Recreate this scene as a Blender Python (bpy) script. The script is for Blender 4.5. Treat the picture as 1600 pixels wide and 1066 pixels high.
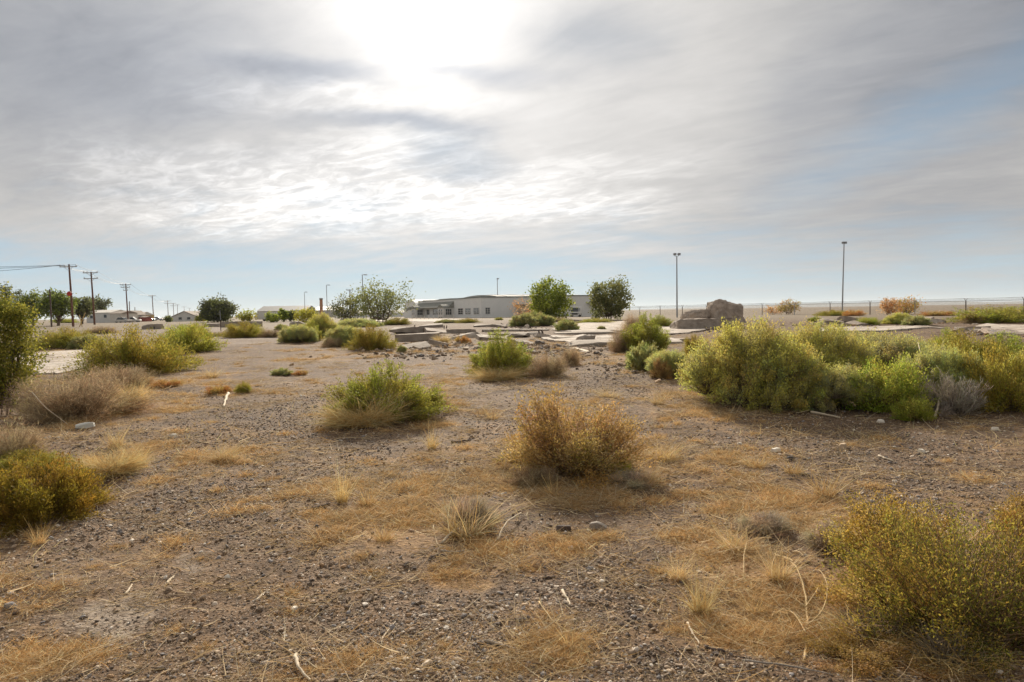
import bpy, bmesh, math, random
import numpy as np
from mathutils import Vector, Matrix, noise as mnoise
for o in list(bpy.data.objects): bpy.data.objects.remove(o, do_unlink=True)
SC = bpy.context.scene
COL = SC.collection
R = math.radians
# ------------------------------------------------------------------ camera
FPX = 1067.0            # focal length in photograph pixels (24 mm on 36 mm, 1600 px)
EYE = 1.7
PITCH = math.atan(45.6/FPX); ROLL = .0165     # the photograph is tilted about one degree
cam = bpy.data.cameras.new('camera'); cam_o = bpy.data.objects.new('camera', cam); COL.objects.link(cam_o)
cam.sensor_width = 36; cam.lens = 24.0; cam.clip_start = 0.05; cam.clip_end = 120000
cam_o.location = (0, 0, EYE); cam_o.rotation_euler = (Matrix.Rotation(math.pi/2-PITCH, 3, 'X') @ Matrix.Rotation(-ROLL, 3, 'Z')).to_euler()
cam.dof.use_dof = True; cam.dof.focus_distance = 9.5; cam.dof.aperture_fstop = 5.6
SC.camera = cam_o
F_ = Vector((0, math.cos(PITCH), -math.sin(PITCH))); U_ = Vector((0, math.sin(PITCH), math.cos(PITCH)))
def ray(px, py):
    u, v = (px-800)/FPX, (533-py)/FPX; c, s = math.cos(ROLL), math.sin(ROLL)
    return F_ + Vector((u*c+v*s, 0, 0)) + U_*(v*c-u*s)
def W(px, py, Y):
    d = ray(px, py); return Vector((0, 0, EYE)) + d*(Y/d.y)
# ------------------------------------------------------------------ light
SUN = ray(655, -8).normalized()
SUN_EL = math.asin(SUN.z); SUN_AZ = math.atan2(SUN.x, SUN.y)
sl = bpy.data.lights.new('sun', 'SUN'); sl.energy = 4.5; sl.angle = R(7); sl.color = (1.0, .89, .74)
so = bpy.data.objects.new('sun', sl); COL.objects.link(so); so.rotation_euler = SUN.to_track_quat('Z', 'Y').to_euler()
SC.view_settings.view_transform = 'Standard'; SC.view_settings.look = 'None'
SC.view_settings.exposure = 0.6; SC.view_settings.gamma = 1.0
SC.cycles.use_denoising = True; SC.cycles.denoiser = 'OPENIMAGEDENOISE'; SC.cycles.denoising_input_passes = 'RGB_ALBEDO_NORMAL'
SC.cycles.max_bounces = 6; SC.cycles.diffuse_bounces = 3; SC.cycles.transparent_max_bounces = 8
SC.cycles.volume_bounces = 1
# ------------------------------------------------------------------ node helper
class NT:
    def __init__(s, tree): s.t = tree; s.n = tree.nodes; s.l = tree.links
    def new(s, typ, **kw):
        n = s.n.new(typ)
        for k, v in kw.items(): setattr(n, k, v)
        return n
    def put(s, sock, v):
        if v is None: return
        if hasattr(v, 'is_output') or isinstance(v, bpy.types.NodeSocket): s.l.new(v, sock)
        else:
            if isinstance(v, (tuple, list)) and len(v) == 3 and sock.type == 'RGBA': v = (*v, 1)
            sock.default_value = v
    def math(s, op, a, b=None, c=None, clamp=False):
        n = s.new('ShaderNodeMath', operation=op, use_clamp=clamp); s.put(n.inputs[0], a); s.put(n.inputs[1], b)
        if c is not None: s.put(n.inputs[2], c)
        return n.outputs[0]
    def vmath(s, op, a, b=None, sc=None):
        n = s.new('ShaderNodeVectorMath', operation=op); s.put(n.inputs[0], a); s.put(n.inputs[1], b)
        if sc is not None: s.put(n.inputs['Scale'], sc)
        return n.outputs['Value'] if op in ('LENGTH', 'DOT_PRODUCT', 'DISTANCE') else n.outputs[0]
    def mix(s, f, a, b, blend='MIX'):
        n = s.new('ShaderNodeMix', data_type='RGBA', blend_type=blend); s.put(n.inputs[0], f); s.put(n.inputs[6], a); s.put(n.inputs[7], b)
        return n.outputs[2]
    def noise(s, vec, scale, detail=4, rough=.55, dist=0.0, dim='3D'):
        n = s.new('ShaderNodeTexNoise', noise_dimensions=dim); s.put(n.inputs['Vector'], vec); n.inputs['Scale'].default_value = scale
        n.inputs['Detail'].default_value = detail; n.inputs['Roughness'].default_value = rough; n.inputs['Distortion'].default_value = dist
        return n.outputs
    def ramp(s, f, stops, interp='LINEAR'):
        n = s.new('ShaderNodeValToRGB'); s.put(n.inputs[0], f); e = n.color_ramp.elements; n.color_ramp.interpolation = interp
        while len(e) < len(stops): e.new(.5)
        for i, (p, c) in enumerate(stops): e[i].position = p; e[i].color = (*c, 1) if len(c) == 3 else c
        return n.outputs[0]
    def rng(s, v, a, b, c=0., d=1., t='SMOOTHSTEP'):
        n = s.new('ShaderNodeMapRange', interpolation_type=t); s.put(n.inputs[0], v)
        for i, q in enumerate((a, b, c, d)): s.put(n.inputs[i+1], q)
        return n.outputs[0]
# ------------------------------------------------------------------ sky (world)
world = bpy.data.worlds.new('World'); SC.world = world; world.use_nodes = True
t = NT(world.node_tree); t.n.clear()
co = t.new('ShaderNodeTexCoord').outputs['Generated']
dirn = t.vmath('NORMALIZE', co)
sep = t.new('ShaderNodeSeparateXYZ'); t.l.new(dirn, sep.inputs[0]); dx, dy, dz = sep.outputs
az = t.math('ARCTAN2', dx, dy); el = t.math('ARCSINE', dz)
ae = t.new('ShaderNodeCombineXYZ'); t.put(ae.inputs[0], az); t.put(ae.inputs[1], el); ae = ae.outputs[0]
zc = t.math('ADD', t.math('ABSOLUTE', dz), .10)
pl = t.new('ShaderNodeCombineXYZ'); t.put(pl.inputs[0], t.math('DIVIDE', dx, zc)); t.put(pl.inputs[1], t.math('DIVIDE', dy, zc)); pl = pl.outputs[0]
# cloud-sheet coordinates and a slow warp
plr = t.new('ShaderNodeMapping'); t.l.new(pl, plr.inputs[0]); plr.inputs[2].default_value = (0, 0, R(34)); plr = plr.outputs[0]
wn = t.noise(pl, .9, 3, .5)[1]
warp = t.vmath('SCALE', t.vmath('SUBTRACT', wn, (.5, .5, .5)), sc=.22)
wf = t.vmath('SCALE', t.vmath('SUBTRACT', t.noise(pl, 3.2, 5, .6)[1], (.5, .5, .5)), sc=.10)
aew = t.vmath('ADD', ae, t.vmath('MULTIPLY', t.vmath('ADD', warp, wf), (1.0, .42, 0)))
n_big = t.noise(t.vmath('ADD', pl, (3.1, 7.7, 0)), .7, 5, .55, .4)[0]
n_mid = t.noise(t.vmath('MULTIPLY', plr, (.8, 1.9, 1)), 2.1, 7, .6, .6)[0]
n_fine = t.noise(t.vmath('MULTIPLY', t.vmath('ADD', plr, warp), (1.0, 1.5, 1)), 5.5, 7, .62, .9)[0]
def blob(px, py, rx, ry, rot=0., amp=1., inner=0.):
    d = ray(px, py); a0 = math.atan2(d.x, d.y); e0 = math.asin(d.normalized().z)
    m = t.new('ShaderNodeMapping', vector_type='TEXTURE'); t.l.new(aew, m.inputs[0])
    m.inputs[1].default_value = (a0, e0, 0); m.inputs[2].default_value = (0, 0, R(rot)); m.inputs[3].default_value = (rx/FPX, ry/FPX, 1)
    return t.math('MULTIPLY', t.rng(t.vmath('LENGTH', m.outputs[0]), 1., inner, 0., 1.), amp)
def total(*bs):
    r = bs[0]
    for b in bs[1:]: r = t.math('ADD', r, b)
    return r
nish = t.new('ShaderNodeTexSky', sky_type='NISHITA'); nish.sun_disc = False; nish.sun_elevation = SUN_EL; nish.sun_rotation = SUN_AZ
nish.air_density = 1.0; nish.dust_density = 1.2; nish.ozone_density = 1.5
nish.dust_density = .3
clear = t.ramp(t.rng(el, 0., R(40), 0., 1., 'LINEAR'), [(0, (.50, .60, .67)), (.06, (.43, .57, .67)), (.16, (.38, .53, .66)), (.45, (.19, .26, .33)), (1, (.13, .19, .27))])
clear = t.vmath('SCALE', clear, sc=t.rng(az, R(-60), R(50), .72, .72))
blue = t.mix(.12, clear, t.mix(1.0, nish.outputs[0], (.05, .06, .075), 'MULTIPLY'))
# angle from the sun
ca = t.vmath('DOT_PRODUCT', dirn, tuple(SUN)); ang = t.math('ARCCOSINE', t.math('MINIMUM', ca, 1.0))
def gauss(sig): return t.math('EXPONENT', t.math('MULTIPLY', t.math('POWER', t.math('DIVIDE', ang, R(sig)), 2.0), -1.0))
glow = total(t.math('MULTIPLY', gauss(3.6), .6), t.math('MULTIPLY', gauss(7.5), .17), t.math('MULTIPLY', gauss(20), .165), t.math('MULTIPLY', gauss(44), .17))
lum = t.math('ADD', .285, glow)
# thickness of the sheet: thin = bluish, thick = grey
dark = total(blob(470, 112, 190, 34, 0, .26), blob(760, 122, 180, 30, -4, .24), blob(620, 206, 240, 24, -2, .32), blob(735, 250, 150, 40, -8, .16),
             blob(250, 110, 320, 110, 10, .12), blob(0, 70, 560, 300, 0, .30), blob(1600, 20, 560, 300, 15, .36), blob(1330, 330, 420, 130, -6, .08), blob(930, 80, 170, 95, 0, .15), blob(1230, 190, 90, 160, -20, .05))
bright = total(blob(560, 300, 520, 80, -3, .55), blob(840, 335, 280, 45, 0, .40), blob(420, 330, 330, 45, 4, .35), blob(850, 268, 330, 40, 4, .30), blob(560, 165, 330, 40, 0, .25), blob(620, 240, 260, 30, 0, .25))
n_str = t.noise(t.vmath('MULTIPLY', t.vmath('ADD', plr, warp), (.9, 1.9, 1)), 3.4, 8, .62, 1.4)[0]
wisp = t.math('ADD', t.math('MULTIPLY', t.rng(n_fine, .42, .66), .5), t.math('MULTIPLY', t.rng(n_str, .42, .66), .5))
shade = total(t.math('MULTIPLY', t.math('SUBTRACT', n_big, .5), .38), t.math('MULTIPLY', t.math('SUBTRACT', n_mid, .5), .34), t.math('MULTIPLY', t.math('SUBTRACT', n_str, .5), .10), t.math('MULTIPLY', t.math('SUBTRACT', n_fine, .5), .12))
lumc = t.math('ADD', t.math('MULTIPLY', lum, t.math('SUBTRACT', t.math('ADD', 1.0, shade), dark)), t.math('MULTIPLY', t.math('MULTIPLY', bright, t.math('ADD', .25, wisp)), .62))
tint = t.mix(t.rng(t.math('ADD', dark, t.math('MULTIPLY', shade, -.5)), 0., .5), (1.0, .975, .95), (.90, .95, 1.06))
tcol = t.vmath('SCALE', tint, sc=lumc)
# cover: opaque sheet aloft, breaking up into the clear band over the horizon
band = t.rng(t.math('ADD', el, t.math('ADD', t.math('MULTIPLY', t.math('SUBTRACT', n_mid, .5), .13), t.math('MULTIPLY', t.math('SUBTRACT', n_big, .5), .20))), t.rng(az, R(-5), R(32), R(.6), R(-2.5), 'LINEAR'), t.rng(az, R(-5), R(32), R(9.2), R(7.6), 'LINEAR'), .10, 1.)
gap = total(blob(1450, 175, 330, 75, 27, .55), blob(1600, 90, 200, 70, 25, .35), blob(700, 238, 150, 40, -8, .30), blob(930, 60, 150, 60, 0, .22))
streak = t.math('MULTIPLY', t.rng(t.noise(t.vmath('MULTIPLY', ae, (2.2, 26., 1)), 1.6, 5, .55, .4)[0], .47, .72), .42)
cover = t.math('SUBTRACT', t.math('MAXIMUM', band, streak), t.math('MULTIPLY', gap, t.rng(n_mid, .25, .7, 1.1, .6)), clamp=True)
skyc = t.mix(cover, blue, tcol)
bg = t.new('ShaderNodeBackground'); t.put(bg.inputs[0], skyc); bg.inputs[1].default_value = 1.0
wo = t.new('ShaderNodeOutputWorld'); t.l.new(bg.outputs[0], wo.inputs[0])
world.cycles.sampling_method = 'MANUAL'; world.cycles.sample_map_resolution = 256
# ------------------------------------------------------------------ numeric noise
def hash2(ix, iy, s):
    h = (ix.astype(np.int64)*374761393 + iy.astype(np.int64)*668265263 + s*982451653) & 0x7fffffff
    h = ((h ^ (h >> 13))*1274126177) & 0x7fffffff
    return ((h ^ (h >> 16)) & 0xffff)/65535.0
def vnoise(x, y, s=0):
    x = np.asarray(x, float); y = np.asarray(y, float)
    ix = np.floor(x); iy = np.floor(y); fx = x-ix; fy = y-iy; fx = fx*fx*(3-2*fx); fy = fy*fy*(3-2*fy)
    a = hash2(ix, iy, s); b = hash2(ix+1, iy, s); c = hash2(ix, iy+1, s); d = hash2(ix+1, iy+1, s)
    return a+(b-a)*fx+(c-a)*fy+(a-b-c+d)*fx*fy
def fbm(x, y, o=4, s=0):
    v = 0; a = .5; tot = 0
    for k in range(o): v = v+a*vnoise(x*2**k, y*2**k, s+k*17); tot += a; a *= .5
    return v/tot
def ss(a, b, x):
    q = np.clip((np.asarray(x, float)-a)/(b-a), 0, 1); return q*q*(3-2*q)
# ------------------------------------------------------------------ terrain
def macro(x, y):
    x = np.asarray(x, float); y = np.asarray(y, float)
    return .5*ss(55, 150, y)*(1-ss(8, 32, x))*(1-ss(350, 900, y))
def Zg(x, y):
    x = np.asarray(x, float); y = np.asarray(y, float)
    near = 1-ss(60, 140, np.hypot(x, y))
    b = (fbm(x*.35, y*.35, 3, 3)-.5)*.16 + (fbm(x*1.9, y*1.9, 3, 9)-.5)*.055 + (fbm(x*9, y*9, 2, 21)-.5)*.016
    lump = (fbm(x*.12+5, y*.12, 3, 31)-.5)*.35*ss(14, 35, y)
    return macro(x, y) + (b+lump)*near
def P(px, py):
    d = ray(px, py); lo, hi = 1.0, 400.0
    f = lambda k: EYE+d.z*k-float(Zg(d.x*k, d.y*k))
    for _ in range(50):
        m = (lo+hi)/2
        if f(m) > 0: lo = m
        else: hi = m
    k = lo; return Vector((d.x*k, d.y*k, float(Zg(d.x*k, d.y*k))))
def G(x, y): return Vector((x, y, float(Zg(x, y))))
# patches of dry orange litter, dust, pale ground: (px, py, rx_px, ry_px)
def ellipses(lst):
    out = []
    for px, py, rx, ry, a in lst:
        c = P(px, py); e = P(px, py+ry); g = P(px, max(py-ry, 500)); out.append((c.x, c.y, rx*c.y/FPX, max(.12, (g.y-e.y)/2), a))
    return out
LIT = ellipses([(575, 815, 115, 55, 1), (690, 905, 75, 26, .9), (720, 800, 100, 45, .7), (900, 1000, 75, 32, 1.), (800, 860, 190, 30, .55), (960, 780, 170, 26, .7), (1130, 880, 90, 60, .8), (1240, 790, 130, 55, .85),
    (1200, 930, 110, 50, .7), (1120, 985, 90, 40, .7), (60, 1040, 130, 45, .9), (540, 1055, 110, 25, .9), (370, 715, 60, 22, .6), (175, 720, 70, 45, .9), (230, 640, 80, 35, .7), (270, 600, 90, 14, .8),
    (690, 640, 70, 25, .5), (880, 640, 60, 22, .5), (1050, 640, 80, 30, .5), (1100, 740, 110, 30, .55), (330, 590, 50, 12, .6), (520, 555, 90, 12, .6), (700, 600, 70, 25, .45), (480, 600, 60, 16, .35),
    (200, 890, 90, 20, .5), (100, 790, 60, 20, .6), (950, 560, 40, 12, .4), (990, 700, 60, 30, .5), (430, 790, 110, 26, .35), (1420, 960, 200, 90, .7), (1180, 715, 60, 18, .5)])
DUST = ellipses([(230, 960, 110, 50, 1.), (120, 900, 110, 26, .6), (270, 830, 60, 14, .8), (310, 880, 60, 18, .8), (1110, 800, 60, 18, .6), (970, 800, 80, 14, .4)])
GRAV = ellipses([(900, 910, 110, 30, 1), (650, 1010, 240, 55, 1), (300, 790, 160, 50, .8), (420, 660, 140, 55, .7), (1300, 700, 260, 40, .7), (1450, 760, 200, 40, .5), (1050, 1030, 110, 40, .9), (600, 690, 120, 16, .6), (960, 590, 60, 20, .8), (830, 550, 60, 14, .8)])
def field(lst, x, y):
    x = np.asarray(x, float); y = np.asarray(y, float); v = np.zeros_like(x)
    wx = x+(fbm(x*1.6, y*1.6, 3, 51)-.5)*.9*np.clip(y/6, .5, 3); wy = y+(fbm(x*1.6, y*1.6, 3, 77)-.5)*1.0*np.clip(y/6, .5, 4)
    for cx, cy, rx, ry, a in lst:
        d = np.sqrt(((wx-cx)/rx)**2+((wy-cy)/ry)**2); v = np.maximum(v, a*(1-ss(.35, 1.15, d)))
    return v
def mesh_np(name, verts, faces, mat=None, cols=None, smooth=False, attrs=None):
    """faces: list of (n,k) int arrays"""
    me = bpy.data.meshes.new(name); verts = np.asarray(verts, np.float32)
    if isinstance(faces, np.ndarray): faces = [faces]
    faces = [np.asarray(f, np.int32) for f in faces if len(f)]
    me.vertices.add(len(verts)); me.vertices.foreach_set('co', verts.ravel())
    if faces:
        li = np.concatenate([f.ravel() for f in faces]); tot = np.concatenate([np.full(len(f), f.shape[1], np.int32) for f in faces])
        st = np.concatenate([[0], np.cumsum(tot)[:-1]]).astype(np.int32)
        me.loops.add(len(li)); me.loops.foreach_set('vertex_index', li)
        me.polygons.add(len(tot)); me.polygons.foreach_set('loop_start', st); me.polygons.foreach_set('loop_total', tot)
        if smooth: me.polygons.foreach_set('use_smooth', np.ones(len(tot), bool))
    me.update(calc_edges=True)
    if cols is not None:
        a = me.attributes.new('Col', 'FLOAT_COLOR', 'POINT'); c = np.ones((len(verts), 4), np.float32); c[:, :3] = cols; a.data.foreach_set('color', c.ravel())
    for k, v in (attrs or {}).items():
        v = np.asarray(v)
        if v.ndim == 2 and v.shape[1] == 3: a = me.attributes.new(k, 'FLOAT_VECTOR', 'POINT'); a.data.foreach_set('vector', v.astype(np.float32).ravel())
        elif v.dtype.kind == 'i': a = me.attributes.new(k, 'INT', 'POINT'); a.data.foreach_set('value', v.astype(np.int32))
        else: a = me.attributes.new(k, 'FLOAT', 'POINT'); a.data.foreach_set('value', v.astype(np.float32))
    if mat: me.materials.append(mat)
    return me
def link(name, data, parent=None, loc=None, rot=None, scale=None):
    o = bpy.data.objects.new(name, data); COL.objects.link(o)
    if parent is not None: o.parent = parent
    if loc is not None: o.location = loc
    if rot is not None: o.rotation_euler = rot
    if scale is not None: o.scale = scale
    return o
def tag(o, label=None, cat=None, group=None, kind=None):
    if label: o['label'] = label
    if cat: o['category'] = cat
    if group: o['group'] = group
    if kind: o['kind'] = kind
    return o
def thing(name, label, cat, loc=(0, 0, 0), rz=0., group=None):
    return tag(link(name, None, loc=loc, rot=(0, 0, rz)), label, cat, group)
# ------------------------------------------------------------------ materials
def new_mat(name):
    m = bpy.data.materials.new(name); m.use_nodes = True; q = NT(m.node_tree); q.n.clear()
    q.out = q.new('ShaderNodeOutputMaterial'); return m, q
def principled(q, col, rough=.8, spec=.3, metal=0., normal=None):
    b = q.new('ShaderNodeBsdfPrincipled'); q.put(b.inputs['Base Color'], col); q.put(b.inputs['Roughness'], rough)
    b.inputs['Specular IOR Level'].default_value = spec; b.inputs['Metallic'].default_value = metal
    if normal is not None: q.l.new(normal, b.inputs['Normal'])
    return b
def bump(q, h, dist=.01, strength=1.0):
    n = q.new('ShaderNodeBump'); q.put(n.inputs['Height'], h); n.inputs['Distance'].default_value = dist; n.inputs['Strength'].default_value = strength; return n.outputs[0]
MATS = {}
def surf(name, col, rough=.8, var=.25, scale=3., metal=0., bumpd=.004, dirt=None, spec=.3):
    """general weathered surface: colour broken by two scales of noise, fine relief"""
    m, q = new_mat(name); oc = q.new('ShaderNodeTexCoord').outputs['Object']; oi = q.new('ShaderNodeObjectInfo').outputs['Random']
    pos = q.vmath('ADD', oc, q.vmath('SCALE', (37., 19., 11.), sc=oi))
    n1 = q.noise(pos, scale, 6, .6)[0]; n2 = q.noise(pos, scale*9, 5, .65)[0]
    f = q.math('ADD', q.math('MULTIPLY', n1, .6), q.math('MULTIPLY', n2, .4))
    lo = tuple(c*(1-var) for c in col); hi = tuple(min(1, c*(1+var)) for c in col)
    c = q.mix(q.rng(f, .3, .7), lo, hi)
    if dirt: c = q.mix(q.rng(q.noise(pos, scale*.7, 5, .7)[0], .5, .75, 0, .7), c, dirt)
    b = principled(q, c, rough, spec, metal, bump(q, n2, bumpd)); q.l.new(b.outputs[0], q.out.inputs[0]); MATS[name] = m; return m
def leafmat(name, trans=.35, rough=.7, hue=.03):
    m, q = new_mat(name); a = q.new('ShaderNodeAttribute', attribute_name='Col'); oi = q.new('ShaderNodeObjectInfo').outputs['Random']
    h = q.new('ShaderNodeHueSaturation'); q.l.new(a.outputs['Color'], h.inputs['Color'])
    q.put(h.inputs['Hue'], q.rng(oi, 0, 1, .5-hue*.4, .5+hue*.4, 'LINEAR')); q.put(h.inputs['Value'], q.rng(oi, 0, 1, .9, 1.12, 'LINEAR'))
    b = principled(q, h.outputs[0], rough, .25); tr = q.new('ShaderNodeBsdfTranslucent'); q.l.new(h.outputs[0], tr.inputs[0])
    mx = q.new('ShaderNodeMixShader'); mx.inputs[0].default_value = trans; q.l.new(b.outputs[0], mx.inputs[1]); q.l.new(tr.outputs[0], mx.inputs[2])
    q.l.new(mx.outputs[0], q.out.inputs[0]); MATS[name] = m; return m
M_leaf = leafmat('leaf', .5); M_dry = leafmat('dry_stalk', .3, .8, .0)
M_bark = surf('bark', (.16, .115, .08), .9, .35, 12, bumpd=.006)
M_greybark = surf('grey_bark', (.26, .22, .18), .9, .3, 14, bumpd=.004)
M_bleach = surf('bleached_wood', (.62, .52, .38), .8, .25, 14, bumpd=.003)
M_straww = surf('straw_wood', (.56, .41, .21), .85, .3, 20, bumpd=.003)
M_oldwood = surf('weathered_wood', (.30, .26, .22), .85, .35, 8, bumpd=.006)
M_darkwood = surf('dark_wood', (.12, .09, .075), .9, .35, 10, bumpd=.005)
M_pole = surf('creosote_pole', (.17, .085, .06), .85, .3, 2.5, bumpd=.005)
M_conc = surf('concrete', (.345, .29, .238), .9, .28, 2.2, bumpd=.02, dirt=(.24, .19, .15))
M_conclight = surf('pale_concrete', (.53, .465, .395), .9, .22, .9, bumpd=.012, dirt=(.33, .265, .205))
def cracked(m):
    q = NT(m.node_tree); b = [n for n in q.n if n.type == 'BSDF_PRINCIPLED'][0]; src = b.inputs['Base Color'].links[0].from_socket; g = q.new('ShaderNodeNewGeometry').outputs['Position']
    w = q.vmath('ADD', g, q.vmath('SCALE', q.noise(g, 1.1, 4, .6)[1], sc=.9)); v = q.new('ShaderNodeTexVoronoi', feature='DISTANCE_TO_EDGE'); q.put(v.inputs['Vector'], w); v.inputs['Scale'].default_value = .55
    n = q.noise(g, .5, 6, .65)[0]; c = q.mix(q.rng(n, .45, .62, 0, .85), src, (.25, .19, .14)); c = q.mix(q.rng(v.outputs['Distance'], .0, .035, .85, 0.), c, (.09, .07, .055)); q.l.new(c, b.inputs['Base Color'])
cracked(M_conclight)
M_wall = surf('painted_wall', (.84, .84, .82), .7, .05, .8, bumpd=.003)
M_wallb = surf('beige_painted_wall', (.80, .79, .76), .7, .06, .8, bumpd=.003)
M_trim = surf('grey_green_trim', (.17, .19, .17), .6, .12, 2., bumpd=.002)
M_roofm = surf('metal_roof', (.46, .44, .41), .85, .1, .5, bumpd=.004)
M_shingle = surf('grey_shingle', (.27, .27, .24), .85, .2, 2., bumpd=.01)
M_white = surf('white_paint', (.74, .72, .68), .6, .08, 1.5, bumpd=.002)
M_offwhite = surf('cream_siding', (.66, .62, .56), .7, .1, 1.2, bumpd=.003)
M_brownroof = surf('brown_roof', (.26, .21, .17), .85, .2, 1.5, bumpd=.01)
M_darkroof = surf('dark_metal_siding', (.18, .175, .17), .6, .12, .6, bumpd=.004)
M_brick = surf('orange_brick', (.45, .24, .15), .9, .25, 6, bumpd=.02)
M_red = surf('red_paint', (.48, .05, .035), .5, .2, 4, bumpd=.002)
M_redsid = surf('red_siding', (.34, .10, .08), .7, .2, 2, bumpd=.004)
M_galv = surf('galvanised_steel', (.36, .37, .38), .45, .15, 6, .6, .002)
M_iron = surf('rusty_iron', (.075, .05, .04), .7, .4, 12, .3, .003)
M_black = surf('black_plastic', (.03, .03, .032), .6, .3, 6, bumpd=.001)
M_rubber = surf('tyre_rubber', (.025, .025, .025), .9, .2, 8, bumpd=.003)
M_yellow = surf('yellow_timber', (.58, .42, .18), .7, .2, 6, bumpd=.003)
M_insul = surf('porcelain', (.32, .33, .34), .35, .1, 5, bumpd=.001)
M_sign = surf('varnished_wood', (.40, .25, .12), .7, .3, 7, bumpd=.004)
M_paintmark = surf('dark_spray_paint', (.05, .05, .055), .8, .2, 9, bumpd=.001)
M_plastic = surf('white_plastic', (.66, .66, .60), .5, .08, 6, bumpd=.001)
M_rock = surf('boulder_concrete', (.42, .345, .28), .92, .34, 1.6, bumpd=.08, dirt=(.22, .165, .125))
M_teal = surf('teal_paint', (.05, .16, .20), .4, .15, 2, bumpd=.001)
M_hill = surf('far_hills', (.16, .14, .12), .95, .2, .001, bumpd=0)
def glassmat():
    m, q = new_mat('window_glass'); oc = q.new('ShaderNodeTexCoord').outputs['Object']
    c = q.mix(q.noise(oc, .8, 2)[0], (.035, .04, .045), (.08, .085, .085)); b = principled(q, c, .08, .6); q.l.new(b.outputs[0], q.out.inputs[0]); return m
M_glass = glassmat()
def groundmat():
    m, q = new_mat('gravelly_dirt'); g = q.new('ShaderNodeNewGeometry').outputs['Position']
    A = lambda n: q.new('ShaderNodeAttribute', attribute_name=n).outputs['Fac']
    lit, dust, grav, lot, plain = A('litter'), A('dust'), A('grav'), A('lot'), A('plain')
    fine = q.noise(g, 38, 6, .68)[0]; mid = q.noise(g, 6.5, 6, .62)[0]; big = q.noise(g, .8, 5, .6)[0]; vbig = q.noise(g, .16, 4, .55)[0]
    v1 = q.new('ShaderNodeTexVoronoi'); q.put(v1.inputs['Vector'], q.vmath('ADD', g, q.vmath('SCALE', q.noise(g, 30, 2)[1], sc=.02))); v1.inputs['Scale'].default_value = 62
    v2 = q.new('ShaderNodeTexVoronoi'); q.put(v2.inputs['Vector'], g); v2.inputs['Scale'].default_value = 24
    soil = q.ramp(q.math('ADD', q.math('MULTIPLY', mid, .6), q.math('MULTIPLY', fine, .4)), [(.3, (.062, .040, .025)), (.5, (.168, .110, .066)), (.7, (.305, .212, .132))])
    soil = q.mix(q.rng(big, .35, .7, 0, .4), soil, (.20, .128, .072)); soil = q.mix(q.rng(q.noise(g, .33, 5, .6)[0], .42, .62, 0, .5), soil, q.mix(1., soil, (.66, .64, .64), 'MULTIPLY'))
    # grit: every cell its own stone colour
    cs = q.new('ShaderNodeSeparateColor'); q.l.new(v1.outputs['Color'], cs.inputs[0])
    stone = q.ramp(cs.outputs[0], [(0, (.09, .07, .06)), (.3, (.17, .135, .11)), (.55, (.27, .215, .175)), (.8, (.42, .34, .26)), (.95, (.68, .59, .48))])
    gf = q.rng(q.math('ADD', q.math('ADD', cs.outputs[1], q.math('MULTIPLY', grav, .5)), q.math('MULTIPLY', mid, .4)), .55, .95)
    gf = q.math('MULTIPLY', gf, q.math('SUBTRACT', 1., q.math('MULTIPLY', lit, .75)))
    c = q.mix(q.math('MULTIPLY', gf, q.rng(v1.outputs['Distance'], .55, .25, 0, .9)), soil, stone)
    lf = q.rng(q.math('ADD', q.math('MULTIPLY', lit, .75), q.math('MULTIPLY', q.math('SUBTRACT', q.math('ADD', q.math('ADD', q.math('MULTIPLY', mid, .8), q.math('MULTIPLY', fine, .5)), q.math('MULTIPLY', big, .5)), .88), 1.9)), .18, .85, 0, .8)
    lcol = q.ramp(q.math('ADD', q.math('MULTIPLY', fine, .7), q.math('MULTIPLY', mid, .3)), [(.3, (.15, .085, .035)), (.5, (.32, .19, .085)), (.7, (.46, .31, .16))])
    c = q.mix(1., c, q.ramp(q.math('ADD', q.math('MULTIPLY', q.noise(g, 2.1, 5, .7)[0], .6), q.math('MULTIPLY', q.noise(g, 13, 3, .6)[0], .4)), [(.36, (.56, .55, .55)), (.5, (.95, .93, .92)), (.64, (1.25, 1.2, 1.15))]), 'MULTIPLY')
    c = q.mix(lf, c, lcol)
    c = q.mix(q.rng(q.math('ADD', q.math('MULTIPLY', dust, .7), q.math('MULTIPLY', q.math('SUBTRACT', q.math('ADD', q.math('MULTIPLY', mid, .6), q.math('MULTIPLY', fine, .5)), .55), 2.4)), .3, 1.0, 0, .7), c, q.mix(fine, (.30, .25, .20), (.47, .41, .34)))
    c = q.mix(q.math('MULTIPLY', lot, .75), c, q.mix(big, (.25, .195, .16), (.31, .25, .205)))
    pc = q.ramp(q.math('ADD', q.math('MULTIPLY', vbig, .4), q.math('MULTIPLY', q.noise(q.vmath('MULTIPLY', g, (.004, .02, 0)), 1, 4)[0], .6)), [(.3, (.15, .12, .085)), (.5, (.23, .18, .125)), (.7, (.19, .165, .125))])
    c = q.mix(plain, c, pc)
    h = q.math('ADD', q.math('ADD', q.math('MULTIPLY', q.math('MULTIPLY', q.rng(v1.outputs['Distance'], .6, .1), gf), 1.1), q.math('MULTIPLY', fine, .7)), q.math('MULTIPLY', q.rng(v2.outputs['Distance'], .5, .1), .5))
    b = principled(q, c, .92, .2, 0, bump(q, h, .012, .9)); q.l.new(b.outputs[0], q.out.inputs[0]); return m
M_ground = groundmat()
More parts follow.
